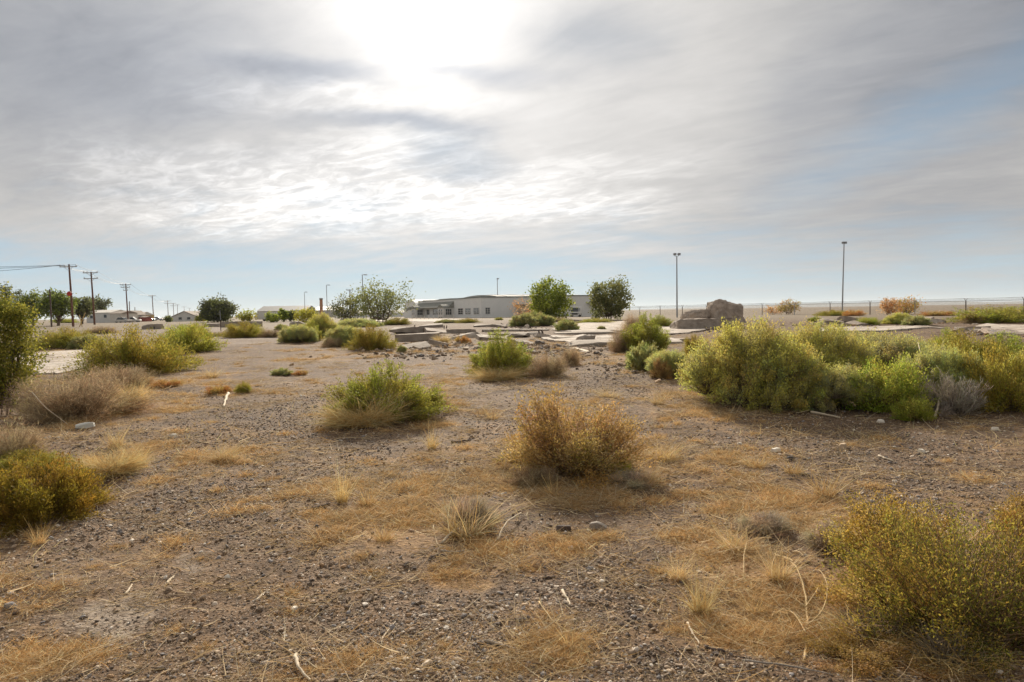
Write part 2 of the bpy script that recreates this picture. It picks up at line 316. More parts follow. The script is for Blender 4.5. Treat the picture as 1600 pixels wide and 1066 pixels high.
# ------------------------------------------------------------------ ground sheet
def axis(lims):
    out = [lims[0][0]]
    for a, b, d0, d1 in lims:
        x = a; 
        while x < b-1e-6:
            tt = (x-a)/(b-a); x = min(b, x+d0*(d1/d0)**tt); out.append(x)
    return np.array(out)
ys = axis([(-40, 1.5, 8, .06), (1.5, 6, .034, .045), (6, 16, .045, .13), (16, 60, .13, .8), (60, 260, .7, 10), (260, 3000, 20, 600), (3000, 15000, 1200, 4000)])
xh = axis([(0, 3.2, .038, .05), (3.2, 12, .05, .17), (12, 50, .17, 1.4), (50, 220, 1.4, 14), (220, 3000, 20, 700), (3000, 15000, 1200, 4000)])
xs = np.concatenate([-xh[:0:-1], xh])
gx, gy = np.meshgrid(xs, ys); gx = gx.ravel(); gy = gy.ravel(); gz = Zg(gx, gy)
nx, ny = len(xs), len(ys)
idx = np.arange(nx*ny).reshape(ny, nx)
fc = np.stack([idx[:-1, :-1], idx[:-1, 1:], idx[1:, 1:], idx[1:, :-1]], -1).reshape(-1, 4)
litv = np.clip(field(LIT, gx, gy) + np.clip((fbm(gx*.5, gy*.5, 4, 91)-.54)*2.4, 0, .5)*(1-ss(30, 60, gy)), 0, 1)
lotv = (1-ss(-22, -10, gx+(fbm(gx*.2, gy*.2, 2, 8)-.5)*6))*ss(38, 46, gy)*(1-ss(120, 160, gy))
me = mesh_np('ground', np.stack([gx, gy, gz], 1), fc, M_ground, smooth=True,
    attrs=dict(litter=litv, dust=field(DUST, gx, gy), grav=field(GRAV, gx, gy), lot=lotv, plain=ss(75, 130, np.hypot(gx, gy))))
ground = tag(link('ground', me), kind='structure')
# ------------------------------------------------------------------ mesh builders
class MB:
    def __init__(s): s.v = []; s.f = []; s.n = 0
    def add(s, verts, faces):
        s.v.extend(tuple(v) for v in verts); s.f.extend(tuple(i+s.n for i in f) for f in faces); s.n += len(verts); return s
    def hexa(s, p): return s.add(p, [(0, 3, 2, 1), (4, 5, 6, 7), (0, 1, 5, 4), (1, 2, 6, 5), (2, 3, 7, 6), (3, 0, 4, 7)])
    def box(s, x0, x1, y0, y1, z0, z1):
        return s.hexa([(x0, y0, z0), (x1, y0, z0), (x1, y1, z0), (x0, y1, z0), (x0, y0, z1), (x1, y0, z1), (x1, y1, z1), (x0, y1, z1)])
    def tube(s, pts, rad, n=8, caps=True):
        pts = [Vector(p) for p in pts]; k = len(pts); rads = rad if isinstance(rad, (list, tuple)) else [rad]*k
        vs = []; ref = None
        for i, p in enumerate(pts):
            tg = (pts[min(i+1, k-1)]-pts[max(i-1, 0)]).normalized()
            if ref is None: ref = Vector((1, 0, 0)) if abs(tg.x) < .9 else Vector((0, 1, 0))
            a = (ref-tg*ref.dot(tg)).normalized(); b = tg.cross(a); ref = a
            for j in range(n):
                w = 2*math.pi*j/n; vs.append(p+(a*math.cos(w)+b*math.sin(w))*rads[i])
        fs = [(i*n+j, i*n+(j+1) % n, (i+1)*n+(j+1) % n, (i+1)*n+j) for i in range(k-1) for j in range(n)]
        if caps: fs += [tuple(range(n-1, -1, -1)), tuple(range((k-1)*n, k*n))]
        return s.add(vs, fs)
    def mesh(s, name, mat=None, bevel=0., smooth=False):
        me = bpy.data.meshes.new(name); me.from_pydata([tuple(v) for v in s.v], [], s.f); me.update()
        if bevel:
            bm = bmesh.new(); bm.from_mesh(me); bmesh.ops.bevel(bm, geom=bm.edges[:], offset=bevel, segments=1, affect='EDGES'); bm.to_mesh(me); bm.free()
        if smooth:
            for p in me.polygons: p.use_smooth = True
        if mat: me.materials.append(mat)
        return me
    def build(s, name, mat, parent=None, bevel=0., smooth=False, **kw): return link(name, s.mesh(name, mat, bevel, smooth), parent, **kw)
def copy_tree(o, parent=None):
    c = o.copy(); COL.objects.link(c)
    if parent is not None: c.parent = parent
    for ch in list(o.children): copy_tree(ch, c)
    return c
# ------------------------------------------------------------------ far hills
def hills():
    rng = np.random.default_rng(4); n = 220; a = np.linspace(R(-48), R(52), n); Y = 11500
    h = .42*(60+260*np.clip(fbm(a*6+3, a*0, 4, 5)-.3, 0, 1)*ss(.12, .4, a)+90*np.clip(fbm(a*14, a*0, 4, 15)-.35, 0, 1))
    h = h*(.25+.75*ss(.05, .35, a))
    vs = []; 
    for k, (fr, fh) in enumerate([(1, 0), (1.06, .55), (1.12, 1), (1.2, 0)]):
        rr = Y*fr*(1+.02*np.sin(a*30+k)); vs.append(np.stack([np.sin(a)*rr, np.cos(a)*rr, -10+h*fh], 1))
    v = np.concatenate(vs); I = np.arange(4*n).reshape(4, n)
    f = np.stack([I[:-1, :-1], I[:-1, 1:], I[1:, 1:], I[1:, :-1]], -1).reshape(-1, 4)
    tag(link('hills', mesh_np('hills', v, f, M_hill, smooth=True)), kind='structure')
hills()
# ------------------------------------------------------------------ main building: s runs left-back from the near corner, t right-back
C0 = W(752.4, 476, 115); C0.z = 0
UU = Vector((-.42, .9075, 0)); VV = Vector((.9075, .42, 0))
BZ = lambda px, py, Y: W(px, py, Y).z
def loc(s, t_, z): return C0+UU*s+VV*t_+Vector((0, 0, z))
bld = thing('commercial_building', 'long low pale grey building with vaulted roof and two gabled porches', 'building', loc(0, 0, -1))
def L(p): return tuple(Vector(p)-bld.location)
def sbox(s0, s1, t0, t1, z0, z1, z1b=None):
    """box in building axes; z1b = top height on the t1 side"""
    zb = z1 if z1b is None else z1b
    return MB().hexa([L(loc(s0, t0, z0)), L(loc(s0, t1, z0)), L(loc(s1, t1, z0)), L(loc(s1, t0, z0)), L(loc(s0, t0, z1)), L(loc(s0, t1, zb)), L(loc(s1, t1, zb)), L(loc(s1, t0, z1))])
ZT = 3.02; ZL = -2.2
sbox(0, 36, 0, 22, ZL, ZT).build('wall', M_wall, bld)
sbox(-.12, 13.4, -.12, 9.6, ZT, ZT+.16).build('parapet_trim', M_trim, bld)
sbox(13.4, 36.1, -.12, 9.6, ZT+.002, ZT+.12).build('parapet_trim', M_trim, bld)
# taller block on the right, standing 3.4 m proud
sbox(-3.4, 26, 9.7, 22.6, ZL, ZT+.06).build('wall', M_wallb, bld)
sbox(-3.52, 26, 9.58, 22.72, ZT+.06, ZT+.24).build('parapet_trim', M_trim, bld)
c1 = sbox(-2.6, -.02, 6.3, 9.68, 1.55, 1.72); c1.build('canopy', M_trim, bld)
sbox(-4.2, -3.41, 18.6, 20.6, 1.7, 1.82).build('canopy', M_trim, bld)
d = sbox(-2.4, -1.4, 9.62, 9.69, -1.0, 1.15).build('door', M_darkwood, bld)
sbox(-2.35, -2.25, 9.58, 9.62, 0, .1).build('handle', M_galv, d)
# barrel vault behind the parapet
def vault(s0, s1, t0, t1, z0, rise, mat, name='vault_roof', n=16):
    b = MB(); vs = []
    for t_ in (t0, t1):
        for k in range(n+1):
            x = k/n; s_ = s0+(s1-s0)*x; vs.append(L(loc(s_, t_, z0+rise*(1-(2*x-1)**2)**.8)))
    fs = [(k, k+1, n+2+k, n+1+k) for k in range(n)]+[tuple(range(n, -1, -1)), tuple(range(n+1, 2*n+2))]
    return b.add(vs, fs).build(name, mat, bld, smooth=False)
vault(2.0, 22, 4.2, 22.4, ZT+.1, .62, M_roofm)
for k in range(5):
    t_ = 6+k*3.6
    b = MB(); n = 16
    for i in range(n):
        p = []
        for x in (i/n, (i+1)/n):
            p.append((2.0+20*x, ZT+.1+.62*(1-(2*x-1)**2)**.8))
        b.hexa([L(loc(p[0][0], t_, p[0][1]-.02)), L(loc(p[0][0], t_+.12, p[0][1]-.02)), L(loc(p[1][0], t_+.12, p[1][1]-.02)), L(loc(p[1][0], t_, p[1][1]-.02)),
                L(loc(p[0][0], t_, p[0][1]+.05)), L(loc(p[0][0], t_+.12, p[0][1]+.05)), L(loc(p[1][0], t_+.12, p[1][1]+.05)), L(loc(p[1][0], t_, p[1][1]+.05))])
    b.build('roof_seam', M_roofm, bld)
# arched entrance block at the far left
vault(36.1, 46, -.3, 14, 2.0, 1.55, M_wall, 'entrance_gable')
sbox(36.1, 46, -.3, 14, ZL, 2.0).build('wall', M_wall, bld)
sbox(38, 44.5, 2, 14, 3.1, 3.42).build('roof', M_white, bld)
sbox(26, 34, 4, 14, ZT, ZT+.5).build('rooftop_unit', M_roofm, bld)
sbox(22, 25, 5, 12, ZT, ZT+.42).build('rooftop_unit', M_galv, bld)
for k in range(7):       # the lettering over the entrance is too far off to read
    s_ = 38.0+k*.9; sbox(s_, s_+.6, -.38, -.3, .95+.35*math.sin(k/6*math.pi), 1.6+.35*math.sin(k/6*math.pi)).build('letter', M_shingle, bld)
# lean-to shingle strip along the front
MB().hexa([L(loc(13.4, -1.1, 1.45)), L(loc(13.4, -.001, 1.45)), L(loc(36, -.001, 1.45)), L(loc(36, -1.1, 1.45)),
           L(loc(13.4, -1.15, 1.52)), L(loc(13.4, -.001, 2.65)), L(loc(36, -.001, 2.65)), L(loc(36, -1.15, 1.52))]).build('awning_roof', M_shingle, bld)
def win_front(s0, s1, z0, z1, nx_, nz, t_=0.):
    f = MB(); fr = .09
    def bx(a0, a1, b0, b1, d0=.05): f.hexa([L(loc(a0, t_-d0, b0)), L(loc(a0, t_, b0)), L(loc(a1, t_, b0)), L(loc(a1, t_-d0, b0)), L(loc(a0, t_-d0, b1)), L(loc(a0, t_, b1)), L(loc(a1, t_, b1)), L(loc(a1, t_-d0, b1))])
    bx(s0, s1, z0-fr, z0); bx(s0, s1, z1, z1+fr); bx(s0-fr, s0, z0-fr, z1+fr); bx(s1, s1+fr, z0-fr, z1+fr)
    for k in range(1, nx_): x = s0+(s1-s0)*k/nx_; bx(x-.03, x+.03, z0, z1, .045)
    for k in range(1, nz): z = z0+(z1-z0)*k/nz; bx(s0, s1, z-.03, z+.03, .04)
    w = f.build('window', M_white, bld)
    for i in range(nx_):
        for j in range(nz):
            a0 = s0+(s1-s0)*i/nx_+.03; a1 = s0+(s1-s0)*(i+1)/nx_-.03; b0 = z0+(z1-z0)*j/nz+.03; b1 = z0+(z1-z0)*(j+1)/nz-.03
            g = MB().hexa([L(loc(a0, t_-.02, b0)), L(loc(a0, t_-.002, b0)), L(loc(a1, t_-.002, b0)), L(loc(a1, t_-.02, b0)), L(loc(a0, t_-.02, b1)), L(loc(a0, t_-.002, b1)), L(loc(a1, t_-.002, b1)), L(loc(a1, t_-.02, b1))])
            g.build('pane', M_glass, w)
def win_side(t0, t1, z0, z1, nx_, nz, s_=0., par=None):
    f = MB(); fr = .09
    def bx(a0, a1, b0, b1, d0=.05): f.hexa([L(loc(s_-d0, a0, b0)), L(loc(s_-d0, a1, b0)), L(loc(s_, a1, b0)), L(loc(s_, a0, b0)), L(loc(s_-d0, a0, b1)), L(loc(s_-d0, a1, b1)), L(loc(s_, a1, b1)), L(loc(s_, a0, b1))])
    bx(t0, t1, z0-fr, z0); bx(t0, t1, z1, z1+fr); bx(t0-fr, t0, z0-fr, z1+fr); bx(t1, t1+fr, z0-fr, z1+fr)
    for k in range(1, nx_): x = t0+(t1-t0)*k/nx_; bx(x-.03, x+.03, z0, z1, .045)
    for k in range(1, nz): z = z0+(z1-z0)*k/nz; bx(t0, t1, z-.03, z+.03, .04)
    w = f.build('window', M_white, bld)
    for i in range(nx_):
        for j in range(nz):
            a0 = t0+(t1-t0)*i/nx_+.03; a1 = t0+(t1-t0)*(i+1)/nx_-.03; b0 = z0+(z1-z0)*j/nz+.03; b1 = z0+(z1-z0)*(j+1)/nz-.03
            MB().hexa([L(loc(s_-.02, a0, b0)), L(loc(s_-.02, a1, b0)), L(loc(s_-.002, a1, b0)), L(loc(s_-.002, a0, b0)), L(loc(s_-.02, a0, b1)), L(loc(s_-.02, a1, b1)), L(loc(s_-.002, a1, b1)), L(loc(s_-.002, a0, b1))]).build('pane', M_glass, w)
for s0, s1 in ((1.0, 3.5), (4.9, 7.5), (8.7, 11.2), (21.5, 25.8), (28.2, 30.0)): win_front(s0, s1, .12, 1.22, 2, 3)
win_side(.75, 1.55, .12, 1.22, 2, 3)
for s0 in (13.6, 31.4):     # gabled porches standing 2 m proud of the front
    s1 = s0+3.0; L0 = -2.05
    sbox(s0, s1, L0, -.001, ZL, 1.42).build('porch_wall', M_white, bld)
    n = 10; vs = []
    for t_ in (L0-.12, -.3):
        for k in range(n+1): x = k/n; vs.append(L(loc(s0-.15+(s1-s0+.3)*x, t_, 1.425+.62*math.sin(math.pi*x)**.8)))
    MB().add(vs, [(k, k+1, n+2+k, n+1+k) for k in range(n)]+[tuple(range(n, -1, -1)), tuple(range(n+1, 2*n+2))]).build('porch_roof', M_shingle, bld)
    win_front(s0+.5, s0+1.3, .1, 1.15, 1, 2, L0); win_front(s0+1.7, s0+2.5, .1, 1.15, 1, 2, L0)
    win_front(s0+.5, s0+1.3, -.9, -.3, 1, 1, L0); win_front(s0+1.7, s0+2.5, -.9, -.3, 1, 1, L0)
    win_side(L0+.45, L0+1.6, .05, 1.2, 3, 2, s0)
bl = W(752.4, 498, 150); bld.location = (bl.x, 150, -.10); bld.scale = (1.30, 1.30, 1.26)
# bollards before the porch, forecourt
for i, px in enumerate((644, 651, 657, 663, 670, 677, 685, 700, 709)):
    Y = 140; p = W(px, 500.5, Y); b = MB(); z0 = float(Zg(p.x, Y))
    b.tube([(0, 0, -.1), (0, 0, .72)], .075, 10); b.tube([(0, 0, .72), (0, 0, .77), (0, 0, .8)], [.075, .06, .02], 10)
    tag(b.build('bollard', M_white, loc=(p.x, Y, z0)), ('leftmost slim white bollard in front of the arched entrance', 'second slim white bollard from the left before the porches', 'third slim white bollard from the left before the porches', 'fourth slim white bollard from the left before the porches', 'middle slim white bollard of the nine before the porches', 'fourth slim white bollard from the right before the porches', 'third slim white bollard from the right, left of nearer porch', 'second slim white bollard from the right, at the nearer porch', 'rightmost slim white bollard just right of the nearer porch')[i], 'bollard', 'bollards before the building')
def pad(name, pts, thick, mat, label, cat, kind=None, rough=.12, seed=0, bev=.03):
    """flat irregular slab lying on the ground; pts in photograph pixels"""
    rng = random.Random(seed); W3 = [P(*p) for p in pts]; out = []
    for i, a in enumerate(W3):
        b = W3[(i+1) % len(W3)]
        for k in range(6):
            q = a.lerp(b, k/6); q = q+Vector((rng.uniform(-1, 1), rng.uniform(-1, 1)*1.5, 0))*rough; q.z = float(Zg(q.x, q.y)); out.append(q)
    c = sum(out, Vector())/len(out); n = len(out)
    mz = max(q.z for q in out)+.0
    vs = [q-c+Vector((0, 0, thick)) for q in out]+[q-c-Vector((0, 0, .25)) for q in out]+[Vector((0, 0, float(Zg(c.x, c.y))-c.z+thick*1.2))]
    fs = [(i, (i+1) % n, 2*n) for i in range(n)]+[(n+i, n+(i+1) % n, (i+1) % n, i) for i in range(n)]
    o = MB().add(vs, fs).build(name, mat, loc=c)
    if kind: tag(o, kind=kind)
    else: tag(o, label, cat, kind='thing')
    return o
pad('forecourt', [(560, 500.5), (640, 499.2), (730, 499.5), (745, 501.5), (700, 503.5), (600, 503)], .06, M_conclight, None, None, 'structure')
pad('concrete_pad', [(-40, 566), (60, 552), (150, 546), (190, 552), (150, 572), (90, 585), (20, 583)], .05, M_conclight, 'pale worn concrete pad behind the brown dry brush', 'concrete pad', seed=3)
pad('concrete_pad', [(860, 516), (905, 506), (985, 502), (1060, 507), (1110, 516), (1050, 524), (960, 522), (900, 521)], .10, M_conclight, 'broad pale slab floor between the domed shrub and the boulders', 'concrete pad', seed=5, rough=.3)
pad('concrete_pad', [(850, 531), (915, 525), (990, 529), (1075, 533), (1040, 541), (960, 540), (890, 537)], .12, M_conclight, 'pale slab floor under the lone round lump of concrete', 'concrete pad', seed=8, rough=.3)
pad('concrete_pad', [(1490, 515), (1540, 508), (1600, 510), (1680, 514), (1640, 524), (1560, 521)], .14, M_conclight, 'pale cracked slab beside the green hump shrub at right', 'concrete pad', seed=9, rough=.25)
pad('concrete_pad', [(1250, 516), (1330, 512), (1440, 511), (1470, 514), (1380, 519), (1290, 520)], .10, M_conclight, 'pale slab strip just behind the big rabbitbrush', 'concrete pad', seed=12, rough=.25)
# ------------------------------------------------------------------ broken concrete
def chunk(name, size, seed, mat, cuts=7, rough=.12, loc_=(0, 0, 0), rot=(0, 0, 0), taper=0., label=None, cat='concrete', group=None, parent=None, npl=5):
    rng = random.Random(seed); bm = bmesh.new(); bmesh.ops.create_cube(bm, size=1)
    bmesh.ops.subdivide_edges(bm, edges=bm.edges[:], cuts=cuts, use_grid_fill=True)
    planes = []
    for _ in range(npl):
        n = Vector((rng.uniform(-1, 1), rng.uniform(-1, 1), rng.uniform(.0, 1))).normalized(); planes.append((n, rng.uniform(.42, .62)))
    mn = min(size)
    for v in bm.verts:
        c = v.co.copy()
        for n, d in planes:
            e = c.dot(n)-d
            if e > 0: c -= n*e
        k = 1-taper*(c.z+.5); c = Vector((c.x*size[0]*k, c.y*size[1]*k, (c.z+.5)*size[2]))
        q = c*(1.4/max(mn, .25)**.5)+Vector((seed*3.7, seed*1.3, 0))
        d = mnoise.noise_vector(q)*rough*mn + mnoise.noise_vector(q*3.1)*rough*mn*.45 + mnoise.noise_vector(q*8.3)*rough*mn*.2*(cuts > 9)
        v.co = c+d
    me = bpy.data.meshes.new(name); bm.to_mesh(me); bm.free(); me.materials.append(mat)
    o = link(name, me, parent, loc_, rot)
    if label: tag(o, label, cat, group, 'thing')
    return o
def chunk_px(name, px0, px1, pyb, hpx, depth, seed, mat, label, cat='concrete', rough=.12, tilt=(0, 0), yaw=0., taper=0., lift=0., cuts=7, group=None, npl=5):
    if name == 'concrete_slab': hpx *= 1.0; npl = 2; rough *= .62; tilt = (tilt[0]*1.5, tilt[1]*1.5)
    p = P((px0+px1)/2, pyb); Y = p.y; w = (px1-px0)*Y/FPX; h = hpx*Y/FPX
    return chunk(name, (w, depth, h), seed, mat, cuts, rough, (p.x, Y+depth*.5, p.z-.04+lift), (R(tilt[0]), R(tilt[1]), R(yaw)), taper, label, cat, group, None, npl)
RB = 'chunks of the big broken boulder'
chunk_px('concrete_boulder', 1056, 1122, 515, 17, 2.0, 3, M_conc, 'low pale block at the left foot of the broken boulder', 'boulder', .09, (0, 0), 4, .04, group=RB, cuts=18, npl=2)
chunk_px('concrete_boulder', 1078, 1134, 513, 29, 2.0, 8, M_rock, 'rounded middle hump of the broken boulder behind the low block', 'boulder', .15, (-4, -6), -6, .22, group=RB, cuts=18, npl=3).location.y += 1.9
chunk_px('concrete_boulder', 1124, 1172, 512, 45, 2.2, 23, M_rock, 'tallest tilted chunk of the broken boulder', 'boulder', .10, (-4, -7), 6, .10, group=RB, cuts=18, npl=4).location.y += 1.0
SL = 'broken concrete of the demolished floor'
chunk_px('concrete_slab', 616, 684, 533, 12, 2.2, 21, M_conc, 'thick grey slab with pale top left of the rubble', 'concrete', .07, (0, -1), 3, group=SL)
chunk_px('concrete_slab', 609, 662, 521, 9, 3.0, 22, M_conc, 'soil covered slab behind the thick pale-topped slab', 'concrete', .10, (-3, 2), -5, group=SL)
chunk_px('concrete_slab', 662, 700, 522, 7, 2.4, 23, M_conc, 'low slab lying between the soil covered slab and the tilted kerb', 'concrete', .12, (3, 3), 12, group=SL)
chunk_px('concrete_slab', 700, 740, 521, 6, 2.4, 24, M_conc, 'small flat slab behind the raised end of tilted kerb', 'concrete', .10, (-2, 0), -8, group=SL)
chunk_px('concrete_slab', 752, 858, 518, 4, 2.6, 25, M_conclight, 'long thin pale slab edge behind the rubble', 'concrete', .12, (0, .6), 2, group=SL)
chunk_px('concrete_slab', 764, 850, 525, 5, 2.0, 26, M_conc, 'long grey slab edge just in front of the thin pale one', 'concrete', .14, (0, -.8), -3, group=SL)
chunk_px('concrete_slab', 860, 908, 533, 8, 2.2, 27, M_conclight, 'pale flat slab left of the round lump', 'concrete', .12, (2, 2), 8, group=SL)
chunk_px('concrete_slab', 892, 968, 541, 8, 2.2, 28, M_conc, 'grey undercut slab below the round lump', 'concrete', .12, (0, 1), -4, group=SL)
chunk_px('concrete_slab', 868, 960, 523, 5, 2.2, 29, M_conc, 'cracked slab edge in front of the domed shrub', 'concrete', .16, (0, -.5), 2, group=SL)
chunk_px('concrete_lump', 902, 929, 535, 12, .75, 31, M_conc, 'round pitted lump of concrete sitting on the pale slab', 'concrete', .20, (0, 0), 10, .0).scale = (1, 1, 1)
for i, (a, b, y, h, dp, tl, yw, mt, lab) in enumerate([(628, 668, 545, 6, 1.2, (6, -5), 20, M_conc, 'small tipped slab in front of the thick pale-topped slab'), (672, 704, 541, 7, 1.1, (-6, 7), -25, M_conc, 'tipped slab at the low end of the tilted kerb'), (744, 790, 531, 6, 1.6, (4, 3), 14, M_conclight, 'pale broken slab right of the tilted kerb'),
        (786, 826, 528, 6, 1.6, (-5, -4), -12, M_conc, 'grey broken slab above the green greasewood'), (800, 836, 538, 5, 1.1, (7, 6), 30, M_conc, 'upturned slab left of the weathered beam'), (836, 872, 528, 5, 1.8, (-3, 4), 6, M_conclight, 'pale slab just behind the weathered beam'), (935, 985, 533, 5, 1.6, (3, -3), -10, M_conc, 'grey slab edge right of the round lump'),
        (650, 690, 512, 5, 2.4, (2, -2), 8, M_conc, 'far slab left of the two short stakes'), (740, 800, 511, 4, 2.6, (-2, 1), -4, M_conc, 'far grey slab edge before the gravel heap'), (962, 1010, 520, 4, 2.4, (0, 1), 5, M_conc, 'dark slab edge left of the dark green low shrub')]):
    chunk_px('concrete_slab', a, b, y, h, dp, 120+i, mt, lab, 'concrete', .14, tl, yw, group=SL)
def beam_px(name, a, b, Ya, Yb, w, h, mat, label, cat, seed=1, group=None):
    Yq = P(*a).y-.4; A = W(a[0], a[1], Yq); B = W(b[0], b[1], Yq+(Yb-Ya)*1.35); d = B-A; ln = d.length
    o = chunk(name, (ln, w, h), seed, mat, 5, .10, tuple((A+B)/2-Vector((0, 0, h*.8))), (0, -math.asin(d.z/ln), math.atan2(d.y, d.x)), 0, label, cat, group); return o
beam_px('concrete_kerb', (698, 530), (752, 518), 32, 35, .45, .42, M_conclight, 'tilted kerb length rising to the right over the orange tuft', 'concrete kerb', 41, SL)
beam_px('concrete_kerb', (723, 507), (742, 514), 52, 47, .3, .3, M_conclight, 'short kerb sloping down right behind the rubble', 'concrete kerb', 42, SL)
beam_px('concrete_kerb', (684, 514.5), (698, 521), 40, 36, .25, .25, M_conclight, 'short pale kerb piece between the left slabs', 'concrete kerb', 43, SL)
beam_px('concrete_kerb', (632, 521), (648, 514), 38, 42, .25, .25, M_conclight, 'short pale kerb piece on top of the soil covered slab', 'concrete kerb', 44, SL)
beam_px('timber_beam', (824, 530), (880, 541), 30.5, 28, .42, .32, M_oldwood, 'thick weathered grey beam lying slanted on the rubble', 'beam', 45)
beam_px('timber_plank', (896, 543), (919, 549), 26.5, 25, .18, .06, M_bleach, 'short pale plank right of the weathered beam', 'plank', 46)
beam_px('timber_plank', (898, 552), (934, 546), 23.8, 26, .16, .06, M_oldwood, 'thin grey plank below the short pale plank', 'plank', 47)
beam_px('timber_plank', (716, 544), (733, 543), 27, 27.2, .14, .05, M_bleach, 'short board lying left of the green bush and rubble', 'plank', 48)
BK = 'dark broken slabs at right'
for i, (a, b, y, h, lab) in enumerate([(1288, 1318, 507, 8, 'leftmost dark broken slab behind the big rabbitbrush'), (1312, 1340, 504, 8, 'middle dark broken slab tipped against its neighbours'), (1330, 1356, 509, 6, 'small dark broken slab with pale edge by green clump'),
        (1438, 1462, 503, 6, 'dark slab lump behind the yellow-green shrub row'), (1456, 1482, 505, 6, 'pale rounded slab lump right of the dark lump'), (1522, 1552, 517, 6, 'upturned slab edge on the cracked slab'), (1560, 1612, 524, 7, 'low dark rubble slab at the right edge of view')]):
    chunk_px('concrete_slab', a, b, y, h, 1.6, 60+i, M_rock if i != 4 else M_conclight, lab, 'concrete', .18, (4*(-1)**i, 5*(-1)**(i//2)), 12*i, group=BK)
LB = 'concrete blocks on the left lot'
for i, (a, b, y, h, lab) in enumerate([(221, 251, 515, 9, 'long low concrete barrier block with dark marks on the lot'), (318, 342, 511, 6, 'low concrete block right of the bright green bush'), (452, 476, 510, 8, 'concrete block beyond the shrub cluster at mid left'), (427, 447, 525, 7, 'low concrete block beside the small grey shrub'), (345, 408, 511, 9, 'long grey earth-covered block behind the olive shrub')]):
    o = chunk_px('concrete_block', a, b, y, h, .9, 80+i, M_conc, lab, 'concrete block', .05, group=LB)
    if i == 0:
        Yb = o.location.y; 
        for dx_ in (-.02, .42):
            m = MB(); m.tube([(dx_, -.50, .12), (dx_+.05, -.51, .30), (dx_-.02, -.50, .42)], .05, 6); m.tube([(dx_-.06, -.50, .30), (dx_+.14, -.50, .33)], .04, 6); m.build('paint_mark', M_paintmark, o)
# bent reinforcing bars
RBG = 'rusty stakes standing in the rubble'
for px, y0, y1, lean, lab in ((843, 523.5, 515.5, -.10, 'left of two rusty stakes in front of domed shrub'), (849, 523.5, 516, -.18, 'right of two rusty stakes in front of domed shrub'), (694, 513.5, 508.5, 0, 'left of two short dark stakes behind the left slabs'), (697.5, 513.5, 509, .05, 'right of two short dark stakes behind the left slabs'), (648, 511.5, 507.5, .02, 'single short dark stake on the soil covered slab')):
    p = P(px, y0); h = (y0-y1)*p.y/FPX; b = MB(); b.tube([(0, 0, -.2), (lean*.3, 0, h*.6), (lean, 0, h)], .055, 6); tag(b.build('iron_stake', M_iron, loc=p), lab, 'stake', RBG)
p = P(345, 518); b = MB(); Hs = 33*p.y/FPX
stk = thing('marker_post', 'thin rusty rod with grey top standing alone at left', 'post', p)
b.tube([(0, 0, -.2), (0, 0, Hs*.55)], .045, 8); b.build('lower_rod', M_iron, stk); b = MB(); b.tube([(0, 0, Hs*.55), (-.03, 0, Hs)], .03, 8); b.build('upper_rod', M_galv, stk)
b = MB(); b.tube([(-.28, 0, Hs*.82), (.05, 0, Hs*.82)], .02, 6); b.build('cross_wire', M_galv, stk)
# ------------------------------------------------------------------ poles and wires
PT = []
def utility_pole(px_b, px_t, py_t, Y, arms, label, mat=M_pole, r=.17, xlen=1.15):
    Y *= 1.32; r *= 1.15; arms = [(a_*1.3, b_*1.3) for a_, b_ in arms]; top = W(px_t, py_t, Y); bx = W(px_b, 500, Y).x; z0 = float(Zg(bx, Y)); o = thing('utility_pole', label, 'utility pole', (bx, Y, z0), 0, 'utility poles along the street')
    T = top-Vector((bx, Y, z0)); MB().tube([(0, 0, -.4), tuple(T*.5), tuple(T)], [r, r*.85, r*.65], 10).build('pole', mat, o)
    ends = []
    for k, (dz_, ln) in enumerate(arms):
        c = T*((T.z-dz_)/T.z); m = MB(); m.box(c.x-ln, c.x+ln, -r-.1, -r, c.z-.07, c.z+.07); arm = m.build('crossarm', M_oldwood, o)
        for sx in (-.92, -.45, .92) if k == 0 else (-.9, .9):
            m = MB(); q = (c.x+sx*ln, -r-.05, c.z+.07); m.tube([q, (q[0], q[1], q[2]+.1), (q[0], q[1], q[2]+.2), (q[0], q[1], q[2]+.26)], [.03, .085, .085, .03], 8); m.build('insulator', M_insul, arm)
            ends.append(Vector((bx, Y, z0))+Vector((q[0], q[1], q[2]+.26)))
        if ln > .8:
            m = MB()
            for sx in (-1, 1): m.tube([(c.x+sx*ln*.55, -r-.05, c.z-.05), (c.x, -r, c.z-.62)], .03, 6)
            m.build('arm_brace', M_galv, o)
    PT.append(ends); return o
pa = utility_pole(114, 107.5, 413, 90, [(.35, 1.15)], 'tallest leaning utility pole with red disc at far left')
rp = W(106, 459, 118)-pa.location; m = MB(); m.tube([(rp.x, -.5, rp.z), (rp.x, -.4, rp.z)], .42, 20); red = m.build('round_sign', M_red, loc=pa.location); tag(red, 'red round sign hanging beside the tallest utility pole', 'sign')
m = MB(); m.tube([(rp.x, -.4, rp.z), (rp.x+.5, -.05, rp.z+.05)], .04, 6); m.build('bracket', M_iron, red)
utility_pole(147.5, 142, 425, 105, [(.15, 1.15), (1.05, 1.1)], 'utility pole with two crossarms in front of the white house')
utility_pole(200, 196.2, 443, 145, [(.3, 1.2), (.85, 1.0), (1.5, .5)], 'utility pole with three short crossarms right of the garage')
utility_pole(240, 237.5, 461, 210, [(.3, 1.1)], 'plain utility pole with one crossarm left of the gabled white house')
utility_pole(263, 261.5, 469.5, 300, [(.3, 1.5), (1.3, 1.5)], 'distant utility pole with two crossarms behind the gabled house')
utility_pole(271.5, 270.5, 473.5, 360, [(.3, 1.6), (1.5, 1.6)], 'far utility pole, next beyond the two-arm one behind the gabled house')
utility_pole(277.5, 277, 475.5, 400, [(.3, 1.4)], 'far utility pole, third in the line above the gabled roof')
